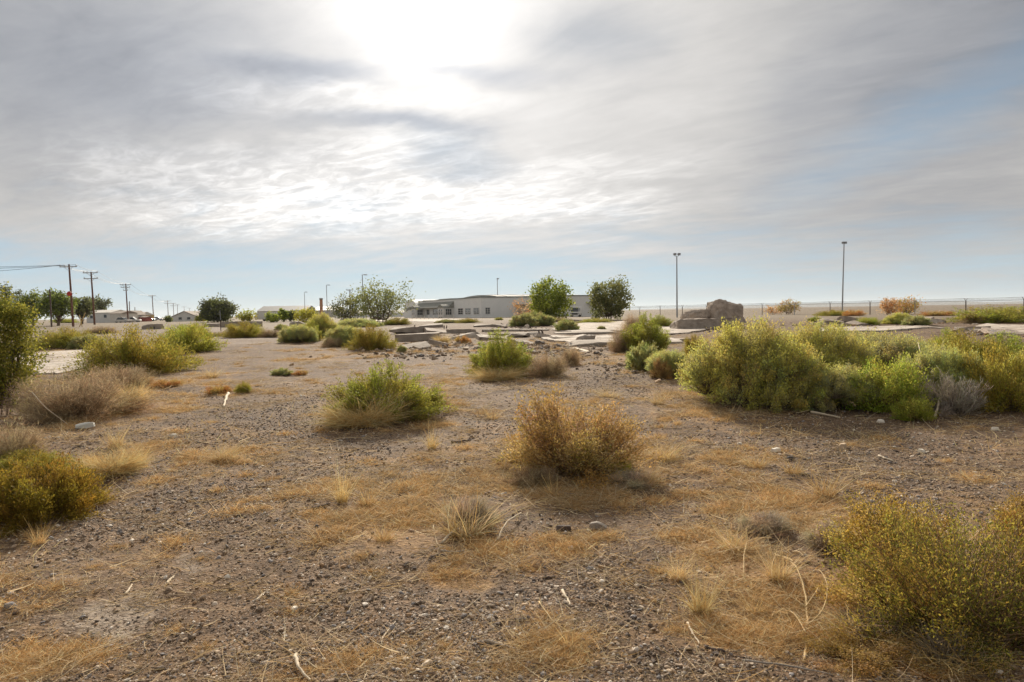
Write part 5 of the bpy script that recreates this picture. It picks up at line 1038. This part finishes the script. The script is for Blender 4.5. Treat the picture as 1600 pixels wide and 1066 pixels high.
# rubble around the slabs: density round given picture spots, but placed on the ground
cx, cy, cs = [], [], []
for px, py, rx, ry, n, s0 in [(640, 545, 60, 8, 260, .07), (700, 540, 60, 8, 240, .07), (770, 545, 40, 10, 200, .06), (835, 545, 50, 9, 420, .07), (810, 510, 32, 5, 420, .10), (900, 555, 50, 10, 260, .05), (960, 570, 50, 12, 240, .04), (720, 525, 60, 6, 160, .08), (930, 540, 60, 6, 160, .06), (1310, 508, 50, 5, 150, .12), (1560, 522, 60, 6, 160, .10), (1110, 518, 60, 3, 60, .1), (660, 556, 60, 8, 160, .05), (1460, 505, 30, 3, 50, .12), (600, 538, 40, 8, 120, .06)]:
    c = P(px, py); e = P(px, py+ry); g = P(px, max(503, py-ry)); q = rng.normal(size=(n, 2))*.55
    cx.append(c.x+q[:, 0]*rx*c.y/FPX); cy.append(c.y+q[:, 1]*(g.y-e.y)/2); cs.append(np.clip(np.exp(rng.normal(np.log(s0*.62), .55, n)), .02, .26))
scatter_stones('rubble', np.concatenate(cx), np.concatenate(cy), np.concatenate(cs), .25, 'broken stones and concrete crumbs around the slabs', 'rubble')
# dry litter: short dead stems, lying straw
def grass_stuff(name, n, r0, r1, mode, label, dens_fn, hgt, wid, pal, half=50):
    x, y, r = polar(rng, n, r0, r1, half); k = rng.uniform(size=n) < dens_fn(x, y); x, y, r = x[k], y[k], r[k]; n = len(x)
    p = np.stack([x, y, Zg(x, y)-.002], 1); L0 = rng.uniform(hgt[0], hgt[1], n)*rng.uniform(.5, 1, n); sc_ = np.clip(r/5, .8, 3.2)
    if mode == 'up': d = nrm(np.stack([rng.normal(size=n)*.6, rng.normal(size=n)*.6, rng.uniform(.3, 1.2, n)], 1))
    else: a = rng.uniform(0, 6.28, n); d = nrm(np.stack([np.cos(a), np.sin(a), rng.uniform(-.02, .12, n)], 1)); p[:, 2] += .006
    v, f = blades(p, d, L0, wid*sc_*rng.uniform(.6, 1.4, n), rng, .35 if mode == 'up' else .18, 2)
    c = np.clip(pick(rng, pal, n)*(1+rng.normal(size=(n, 1))*.2), .02, .9); tag(link(name, mesh_np(name, v, f, M_dry, np.repeat(c, 6, 0))), label, 'dry grass', kind='stuff')
LITC = [((.47, .295, .125), 3), ((.38, .225, .09), 3), ((.58, .41, .21), 2.6), ((.29, .18, .085), 1), ((.68, .53, .31), 1)]
clump = lambda x, y: np.clip((fbm(x*4.5, y*4.5, 3, 61)-.42)*4, .05, 1)
def patch_group():
    g = bpy.data.node_groups.new('scatter_patches', 'GeometryNodeTree')
    g.interface.new_socket('Geometry', in_out='INPUT', socket_type='NodeSocketGeometry'); g.interface.new_socket('Geometry', in_out='OUTPUT', socket_type='NodeSocketGeometry')
    N, Lk = g.nodes, g.links; gi = N.new('NodeGroupInput'); go = N.new('NodeGroupOutput')
    def attr(nm, typ):
        na = N.new('GeometryNodeInputNamedAttribute'); na.data_type = typ; na.inputs['Name'].default_value = nm; return [o_ for o_ in na.outputs if o_.enabled and o_.name == 'Attribute'][0]
    def cmp(val):
        c = N.new('FunctionNodeCompare'); c.data_type = 'INT'; c.operation = 'EQUAL'; ia = [q for q in c.inputs if q.type == 'INT']; Lk.new(attr('part', 'INT'), ia[0]); ia[1].default_value = val; return c.outputs[0]
    def sepg(val):
        sp = N.new('GeometryNodeSeparateGeometry'); sp.domain = 'POINT'; Lk.new(gi.outputs[0], sp.inputs[0]); Lk.new(cmp(val), sp.inputs['Selection']); return sp.outputs[0]
    jn = N.new('GeometryNodeJoinGeometry')
    for k in (1, 2, 3):
        ti = N.new('GeometryNodeGeometryToInstance'); Lk.new(sepg(k), ti.inputs[0]); Lk.new(ti.outputs[0], jn.inputs[0])
    io = N.new('GeometryNodeInstanceOnPoints'); Lk.new(sepg(0), io.inputs['Points']); Lk.new(jn.outputs[0], io.inputs['Instance']); io.inputs['Pick Instance'].default_value = True
    Lk.new(attr('vi', 'INT'), io.inputs['Instance Index']); Lk.new(attr('rot', 'FLOAT_VECTOR'), io.inputs['Rotation']); Lk.new(attr('scl', 'FLOAT_VECTOR'), io.inputs['Scale']); Lk.new(io.outputs[0], go.inputs[0]); return g
PATCHG = patch_group()
def litter(name, label, n_try, r0, r1, dens, patches, scl=(.7, 1.5), zs=1.):
    x, y, r = polar(rng, n_try, r0, r1, 50); k = rng.uniform(size=n_try) < dens(x, y); x, y, r = x[k], y[k], r[k]; n = len(x)
    e = .05; tx = (Zg(x+e, y)-Zg(x-e, y))/(2*e); ty = (Zg(x, y+e)-Zg(x, y-e))/(2*e); a = rng.uniform(0, 6.28, n)
    V = [np.stack([x, y, Zg(x, y)], 1)]; part = [np.zeros(n, int)]; Fs = []; C = [np.ones((n, 3))*.3]; nv = n
    for i, (pv, pf, pc) in enumerate(patches): V.append(pv); part.append(np.full(len(pv), i+1)); Fs.append(pf+nv); C.append(pc); nv += len(pv)
    tot = nv; sc_ = rng.uniform(scl[0], scl[1], n)*np.clip((r/5)**.42, .85, 2.4); S = np.ones((tot, 3)); S[:n] = np.stack([sc_, sc_, sc_*zs*rng.uniform(.6, 1.3, n)], 1)
    Rt = np.zeros((tot, 3)); Rt[:n] = np.stack([np.arctan(ty), -np.arctan(tx), np.zeros(n)], 1); Rt[:n, 2] = a; Rt[:n, :2] = 0
    vi = np.zeros(tot, int); vi[:n] = rng.integers(0, 3, n)
    me = mesh_np(name, np.concatenate(V), Fs, M_dry, np.concatenate(C), attrs=dict(part=np.concatenate(part), vi=vi, rot=Rt, scl=S))
    o = link(name, me); m = o.modifiers.new('scatter', 'NODES'); m.node_group = PATCHG; tag(o, label, 'dry grass', kind='stuff'); return n
def patch(n, rad, ln, wid, upm, bend, pal, seg=2, seed=0, lift=0.):
    g = np.random.default_rng(seed); a = g.uniform(0, 6.28, n); rr = rad*np.abs(g.normal(0, .5, n)); p = np.stack([np.cos(a)*rr, np.sin(a)*rr, g.uniform(-.004, .004+lift, n)], 1)
    b = g.uniform(0, 6.28, n); d = nrm(np.stack([np.cos(b), np.sin(b), g.uniform(upm[0], upm[1], n)], 1)); v, f = blades(p, d, g.uniform(ln[0], ln[1], n), wid*g.uniform(.6, 1.5, n), g, bend, seg); v[:, 2] = np.maximum(v[:, 2], -.006)
    return v, f, np.repeat(np.clip(pick(g, pal, n)*(1+g.normal(size=(n, 1))*.2), .02, .9), 2*(seg+1), 0)
LITC = br(LITC, 1.25); STL = [((.60, .46, .26), 3), ((.48, .35, .19), 3), ((.72, .60, .40), 1.6), ((.33, .23, .13), 2), ((.52, .33, .13), 2)]
litd = lambda x, y: np.clip(field(LIT, x, y)*.8-.12*field(GRAV, x, y)+np.clip((fbm(x*.6, y*.6, 4, 91)-.53+.03*ss(14, 24, y))*1.8, 0, .4)*(.35+.65*ss(3.5, 6.5, np.hypot(x, y)))-.06, 0, 1)*np.clip((fbm(x*4.5, y*4.5, 3, 61)-.44)*4.5, 0, 1)
n1 = litter('dry_ground_cover', 'low orange dead growth matting parts of the dirt', 54000, 1.9, 48, lambda x, y: litd(x, y)*.72+.004, [patch(420, .17, (.012, .055), .0024, (.1, 1.3), .4, LITC, 2, k) for k in (1, 2, 3)], (.7, 1.4))
n2 = litter('straw_litter', 'pale straw stems tangled flat over the dirt', 52000, 1.9, 48, lambda x, y: np.clip(.022+.60*litd(x, y)+np.clip((fbm(x*1.2, y*1.2, 3, 47)-.6)*1.1, 0, 1)*ss(3, 6, np.hypot(x, y)), .01, 1), [patch(46, .26, (.04, .20), .0030, (-.05, .35), .3, STL, 4, k+10, .012) for k in (1, 2, 3)], (.6, 1.5))
print('litter patches', n1, n2)
grass_stuff('dry_grass', 26000, 5, 60, 'up', 'thin standing dry grass among the shrubs', lambda x, y: np.clip((fbm(x*.45+9, y*.45, 4, 23)-.5)*3.5, 0, 1), (.06, .22), .0026, STR)
# twigs
n = 1500; x, y, r = polar(rng, n, 2.0, 16, 50); ln = np.clip(np.exp(rng.normal(np.log(.07), .55, n)), .03, .28)*np.clip(r/5, .8, 1.6); a = rng.uniform(0, 6.28, n)
tt = np.linspace(-.5, .5, 5)[None, :]; bx = x[:, None]+np.cos(a)[:, None]*ln[:, None]*tt-np.sin(a)[:, None]*(rng.normal(size=(n, 1))*.12*ln[:, None]*(1-4*tt*tt)); by = y[:, None]+np.sin(a)[:, None]*ln[:, None]*tt+np.cos(a)[:, None]*(rng.normal(size=(n, 1))*.12*ln[:, None]*(1-4*tt*tt))
rr = rng.uniform(.0016, .0045, n)*np.clip(r/5, .8, 2); path = np.stack([bx, by, Zg(bx, by)+rr[:, None]+.004+rng.uniform(0, .02, (n, 1))*(tt+.5)], -1)
v, f = tubes(path, rr, rr*.6, 4); c = pick(rng, [((.60, .48, .32), 2), ((.22, .17, .13), 3), ((.40, .31, .21), 3), ((.13, .10, .08), 2)], n)
tag(link('twig_litter', mesh_np('twig_litter', v, f, M_dry, np.repeat(c, 20, 0))), 'small twigs and bark bits strewn over the dirt', 'twigs', kind='stuff')
# ------------------------------------------------------------------ countable small things
def stick(pts, wpx, mat, label, name='stick', lifts=None, group='sticks and branches on the ground', cat='stick', branches=()):
    W3 = [P(a, b) for a, b in pts]; lifts = lifts or [0]*len(pts); c = W3[0].copy(); rad = wpx*c.y/FPX/2
    def smooth(ps):
        out = []
        for i in range(len(ps)-1):
            p0, p1, p2, p3 = ps[max(i-1, 0)], ps[i], ps[i+1], ps[min(i+2, len(ps)-1)]
            for k in range(5): t_ = k/5; out.append(.5*((2*p1)+(p2-p0)*t_+(2*p0-5*p1+4*p2-p3)*t_*t_+(3*p1-p0-3*p2+p3)*t_**3))
        return out+[ps[-1]]
    ps = smooth([w+Vector((0, 0, l+rad*.8)) for w, l in zip(W3, lifts)]); rs = random.Random(int(pts[0][0]))
    ps = [q+Vector((rs.uniform(-1, 1), rs.uniform(-1, 1), rs.uniform(-.5, .5)))*rad*.5 for q in ps]
    m = MB(); k = len(ps); m.tube([q-c for q in ps], [rad*(1-.55*i/k)*rs.uniform(.88, 1.12) for i in range(k)], 7)
    if not branches: return tag(m.build(name, mat, loc=c, smooth=True), label, cat, group)
    o = thing(name, label, cat, c, 0, group); m.build('main_stem', mat, o, smooth=True)
    for bp, bl in branches:
        bs = smooth([P(a, b)+Vector((0, 0, l+rad*.6)) for (a, b), l in zip(bp, bl)]); m = MB(); kk = len(bs); m.tube([q-c for q in bs], [rad*.55*(1-.6*i/kk) for i in range(kk)], 6); m.build('side_branch', mat, o, smooth=True)
    return o
stick([(1256, 1036), (1262, 985), (1256, 930), (1238, 890), (1205, 868)], 5, M_straww, 'large forked pale branch lying before the corner shrub', 'branch', [0, .01, .03, .04, .01], cat='branch',
      branches=[([(1258, 990), (1285, 975), (1293, 945), (1280, 912), (1262, 905)], [.03, .07, .1, .08, .02]), ([(1258, 960), (1228, 945), (1190, 944)], [.04, .05, .01]), ([(1258, 962), (1275, 945), (1279, 925)], [.04, .07, .03]), ([(1260, 1000), (1235, 965), (1195, 968)], [.03, .03, .0]), ([(1240, 893), (1225, 880), (1190, 868)], [.06, .04, 0])])
stick([(357, 618), (353, 627), (349, 638)], 5, M_bleach, 'short white stick lying alone on the left gravel', lifts=[.02, .01, 0])
stick([(860, 771), (880, 773), (908, 777)], 6, M_oldwood, 'straight grey stick at the foot of the golden shrub')
stick([(462, 1031), (464, 1046), (474, 1058), (486, 1066)], 6.5, M_bleach, 'curved white root at the bottom edge', lifts=[.02, .02, .01, 0])
stick([(758, 1004), (785, 1011), (818, 1021)], 5.5, M_oldwood, 'long brown stick on the bottom middle gravel')
stick([(704, 692), (722, 691), (737, 689)], 4, M_darkwood, 'dark straight stick in the centre of the gravel')
stick([(1266, 646), (1288, 650), (1312, 655)], 5, M_bleach, 'pale stick on the gravel before the right thicket')
stick([(1374, 714), (1384, 718), (1396, 722)], 4, M_bleach, 'short pale stick on the open right gravel')
stick([(1228, 738), (1256, 742), (1264, 741)], 3.5, M_oldwood, 'thin grey stick on the right gravel above the orange weeds')
stick([(488, 797), (502, 793), (516, 789)], 6, M_darkwood, 'dark stick at the left end of the orange patch')
stick([(848, 905), (860, 904), (868, 902)], 5, M_darkwood, 'short dark stick above the white pebbles')
stick([(690, 862), (705, 864), (726, 863)], 4, M_oldwood, 'grey twig in the middle litter below the dry brush')
stick([(672, 873), (688, 868), (698, 871)], 4.5, M_darkwood, 'bent dark twig left of the grey twig')
stick([(878, 925), (886, 937), (891, 948)], 5, M_bleach, 'pale broken stick right of the white pebbles')
stick([(842, 955), (868, 984), (906, 998)], 2.6, M_straww, 'long straw-like stalk crossing the orange patch', lifts=[.05, .03, 0])
stick([(1205, 850), (1168, 862), (1162, 905)], 2.6, M_straww, 'thin crooked pale stalk left of the forked branch', lifts=[.04, .06, 0])
stick([(1075, 975), (1083, 992), (1093, 1008)], 4, M_bleach, 'pale stalk under the tall straw tuft')
stick([(1104, 1014), (1118, 1018), (1134, 1020)], 7, M_darkwood, 'short thick dark wood piece near the bottom right')
stick([(1160, 1040), (1230, 1052), (1300, 1062)], 4, M_oldwood, 'long thin branch along the bottom right edge', lifts=[.02, .03, .02])
stick([(595, 1002), (608, 985), (618, 972)], 3.5, M_bleach, 'thin pale twig on the lower left gravel')
stick([(400, 940), (410, 930), (420, 924)], 4, M_bleach, 'pale curved twig on the left foreground dirt')
stick([(195, 930), (202, 922), (206, 915)], 4, M_bleach, 'short pale twig on the grey dust patch')
stick([(262, 914), (267, 906), (272, 902)], 5, M_bleach, 'stubby cream stick right of the short pale twig')
stick([(925, 652), (870, 650), (840, 655)], 3, M_bleach, 'thin pale stalk behind the golden shrub')
stick([(1462, 654), (1470, 640), (1480, 625)], 4.5, M_bleach, 'pale bare stem leaning at the front of the dead shrub', lifts=[0, .25, .52])
stick([(1430, 640), (1442, 632), (1458, 625)], 3.5, M_bleach, 'pale forked dead branch high in the right thicket', lifts=[.72, .60, .86], cat='branch', branches=[([(1443, 631), (1438, 622), (1434, 610)], [.62, .8, .95])])
stick([(1026, 588), (1050, 585), (1076, 584)], 2.6, M_bleach, 'thin straight pole lying against the olive topped shrub', lifts=[.02, .12, .2])
stick([(52, 668), (74, 668), (108, 668)], 1.6, M_bleach, 'thin pale stem slanting out of the brown brush', lifts=[.55, .3, .02])
stick([(690, 850), (715, 838), (745, 845)], 4, M_bleach, 'arched straw stem below the middle dry brush', lifts=[.0, .05, 0])
stick([(778, 845), (792, 828), (815, 808)], 3.6, M_bleach, 'curved pale stem right of the middle dry brush', lifts=[0, .05, .03])
# white foam block
p = P(134, 671); w = 26*p.y/FPX; o = chunk('foam_block', (w, .1, .09), 5, M_plastic, 3, .03, (p.x, p.y, p.z+.015), (0, R(-12), R(16)), 0, 'white oblong block lying before the brown dry brush', 'block')
chunk('wood_scrap', (.14, .05, .05), 9, M_oldwood, 5, .3, tuple(P(934, 827)), (0, R(10), R(-15)), .1, 'grey knobbly wood scrap right of the middle dry brush', 'wood scrap')
chunk('wood_scrap', (.12, .06, .04), 19, M_darkwood, 4, .25, tuple(P(880, 830)), (0, 0, R(8)), .1, 'dark flat scrap left of the knobbly grey scrap', 'wood scrap')
GS = 'larger loose stones'
def stone(px, py, wpx, mat, label, hgt=.5, seed=None):
    p = P(px, py); w = wpx*p.y/FPX; chunk('stone', (w, w*.7, w*hgt), seed or int(px), mat, 4, .16, (p.x, p.y, p.z-.004), (0, 0, px), .25, label, 'stone', GS)
M_ws = surf('white_stone', (.74, .68, .58), .85, .15, 20, bumpd=.002); M_ts = surf('tan_stone', (.50, .38, .26), .9, .2, 18, bumpd=.003); M_gs = surf('grey_stone', (.24, .225, .22), .9, .25, 18, bumpd=.003); M_ds = surf('dark_stone', (.07, .062, .06), .9, .3, 16, bumpd=.003)
for px, py, w, m, lab in [(1156, 695, 9, M_ws, 'bright white stone alone on the gravel left of the thicket shadow'), (1213, 706, 14, M_ws, 'flat white sliver of stone right of the bright white stone'), (1317, 700, 15, M_ts, 'flat tan stone in the open right gravel'), (1441, 707, 11, M_ws, 'pale stone farther right beyond the flat tan one'), (1523, 741, 9, M_ws, 'small white stone right next to a flat tan one'), (1530, 750, 17, M_ts, 'flat tan stone below the small white stone at right'),
        (808, 932, 8, M_ws, 'upright white pebble in the bottom middle gravel'), (792, 949, 8, M_ws, 'round white pebble just left below the upright one'), (820, 948, 14, M_ts, 'long tan pebble right of the two white pebbles'), (730, 993, 9, M_ts, 'yellow pebble left of the long brown stick'), (680, 1036, 10, M_ds, 'black pebble at the bottom middle'), (747, 1038, 10, M_gs, 'blue-grey pebble right of the black one'), (736, 1037, 9, M_ts, 'yellowish pebble touching the blue-grey pebble'),
        (712, 1060, 9, M_ws, 'white pebble at the bottom edge'), (622, 1047, 9, M_ws, 'cream pebble left of the black pebble'), (645, 944, 8, M_gs, 'grey pebble under the orange patch'), (355, 902, 9, M_ws, 'white chip on the left foreground dirt'), (460, 953, 12, M_ws, 'cream chip at the end of a twig on the left'), (250, 849, 8, M_ws, 'small curved white chip on the left slope'), (16, 950, 18, M_gs, 'flat grey stone at the left edge'), (505, 1032, 10, M_ws, 'pale pebble beside the curved white root'),
        (420, 768, 10, M_ws, 'flat white chip left of the orange patch'), (470, 620, 6, M_ws, 'tiny white stone beyond the gravel centre'), (270, 683, 12, M_ws, 'white chip on the left gravel below the orange weed'), (1376, 660, 10, M_ws, 'white stone in the shade of the right thicket'), (1555, 672, 10, M_ws, 'pale stone at the foot of the right olive shrub'), (1235, 718, 12, M_ds, 'dark flat stone on the right gravel'), (1180, 986, 10, M_ws, 'white lump beside the forked branch'),
        (495, 823, 8, M_ds, 'dark stone by the dark stick at left'), (925, 1046, 11, M_gs, 'grey pebble at the bottom right of centre'), (1000, 1030, 10, M_gs, 'grey rounded pebble below the orange patch'), (1045, 1050, 11, M_ts, 'tan pebble at the bottom right of centre'), (560, 1020, 10, M_gs, 'grey pebble left of the cream pebble'), (635, 1022, 9, M_gs, 'grey pebble just above the cream pebble')]:
    stone(px, py, w, m, lab)
# straw tufts
def tuft_mesh(seed, n, H_, Wd, pal, lean=.35):
    g = np.random.default_rng(seed); a = g.uniform(0, 6.28, n); r_ = g.uniform(0, 1, n)**.7*Wd*.22; p = np.stack([np.cos(a)*r_, np.sin(a)*r_, np.zeros(n)-.01], 1)
    d = nrm(np.stack([np.cos(a)*g.uniform(0, lean*1.6, n)+g.normal(size=n)*.15, np.sin(a)*g.uniform(0, lean*1.6, n)+g.normal(size=n)*.15, np.ones(n)], 1))
    v, f = blades(p, d, H_*g.uniform(.45, 1.1, n), .0035*g.uniform(.6, 1.3, n), g, .75, 4); c = np.clip(pick(g, pal, n)*(1+g.normal(size=(n, 1))*.15), .02, .9)
    return mesh_np('blades', v, f, M_dry, np.repeat(c, 10, 0))
TM = [tuft_mesh(1, 260, .2, .2, STR), tuft_mesh(2, 200, .14, .24, LITC+STR, .7), tuft_mesh(3, 320, .22, .3, STR+TAN, .5)]
def tuft(px, py, wpx, hpx, v, label):
    p = P(px, py); w = wpx*p.y/FPX/(.22, .30, .34)[v]; h = hpx*p.y/FPX/(.2, .13, .2)[v]
    o = tag(link('grass_tuft', TM[v], loc=p, rot=(0, 0, px), scale=(w, w, h)), label, 'grass tuft', 'dry grass tufts')
for a in [(1095, 958, 62, 62, 0, 'tall upright straw tuft left of the forked branch'), (535, 786, 34, 48, 0, 'narrow upright dry tuft at the left of the orange patch'), (725, 838, 130, 60, 2, 'wide straw tuft wrapped round the middle dry brush'), (575, 790, 50, 34, 1, 'low orange tuft in the left orange patch'), (600, 845, 60, 30, 1, 'sprawling orange tuft at the bottom of the left orange patch'), (1030, 632, 44, 20, 2, 'pale straw tuft below the grey-green round shrub'),
          (690, 632, 48, 26, 1, 'yellow tuft right of the bushy green shrub'), (855, 640, 30, 22, 1, 'small orange tuft behind the golden shrub'), (675, 702, 26, 28, 0, 'small upright tuft between the two middle shrubs'), (1180, 730, 70, 24, 1, 'orange tuft on the right gravel'), (1240, 740, 60, 24, 1, 'second orange tuft right of the first on the gravel'), (1150, 860, 90, 40, 2, 'broad dry tuft below the orange tufts'), (1290, 775, 80, 40, 1, 'rusty tuft left of the golden corner growth'),
          (1060, 905, 60, 36, 2, 'straw tuft beside the gravel ridge'), (1215, 905, 80, 50, 2, 'straw tuft behind the forked branch'), (215, 730, 60, 44, 2, 'dry tuft right of the straw growth at left'), (180, 700, 50, 36, 2, 'dry tuft above the straw growth at left'), (350, 720, 70, 30, 2, 'flattened straw tuft on the left gravel'), (60, 850, 40, 30, 1, 'straw tuft at the foot of the dense dark golden shrub'), (865, 775, 60, 26, 1, 'orange dry tuft below the golden shrub'),
          (1040, 720, 70, 30, 2, 'dry tuft right of the golden shrub'), (1010, 760, 60, 30, 2, 'straw tuft at the right foot of the golden shrub'), (770, 655, 40, 16, 1, 'faint straw tuft below the green greasewood'), (330, 590, 40, 16, 2, 'dry tuft right of the large olive golden shrub'), (150, 610, 60, 30, 2, 'straw tuft between the concrete pad and brown brush'), (950, 620, 60, 14, 2, 'low straw tuft on the gravel before the rubble'), (890, 1010, 60, 26, 1, 'sparse tuft in the bottom middle orange patch'), (1180, 960, 50, 30, 1, 'orange tuft among the stalks of the forked branch')]: tuft(*a)
# ------------------------------------------------------------------ the air
hz = MB(); hz.box(-16000, 16000, -800, 16000, -12, 125)
m, q = new_mat('thin_haze'); pv = q.new('ShaderNodeVolumePrincipled'); pv.inputs['Color'].default_value = (.80, .88, .95, 1); pv.inputs['Density'].default_value = 4.5e-5; pv.inputs['Anisotropy'].default_value = .2
q.l.new(pv.outputs[0], q.out.inputs['Volume'])
tag(hz.build('haze', m), 'thin pale haze over the plain', 'haze', kind='stuff')
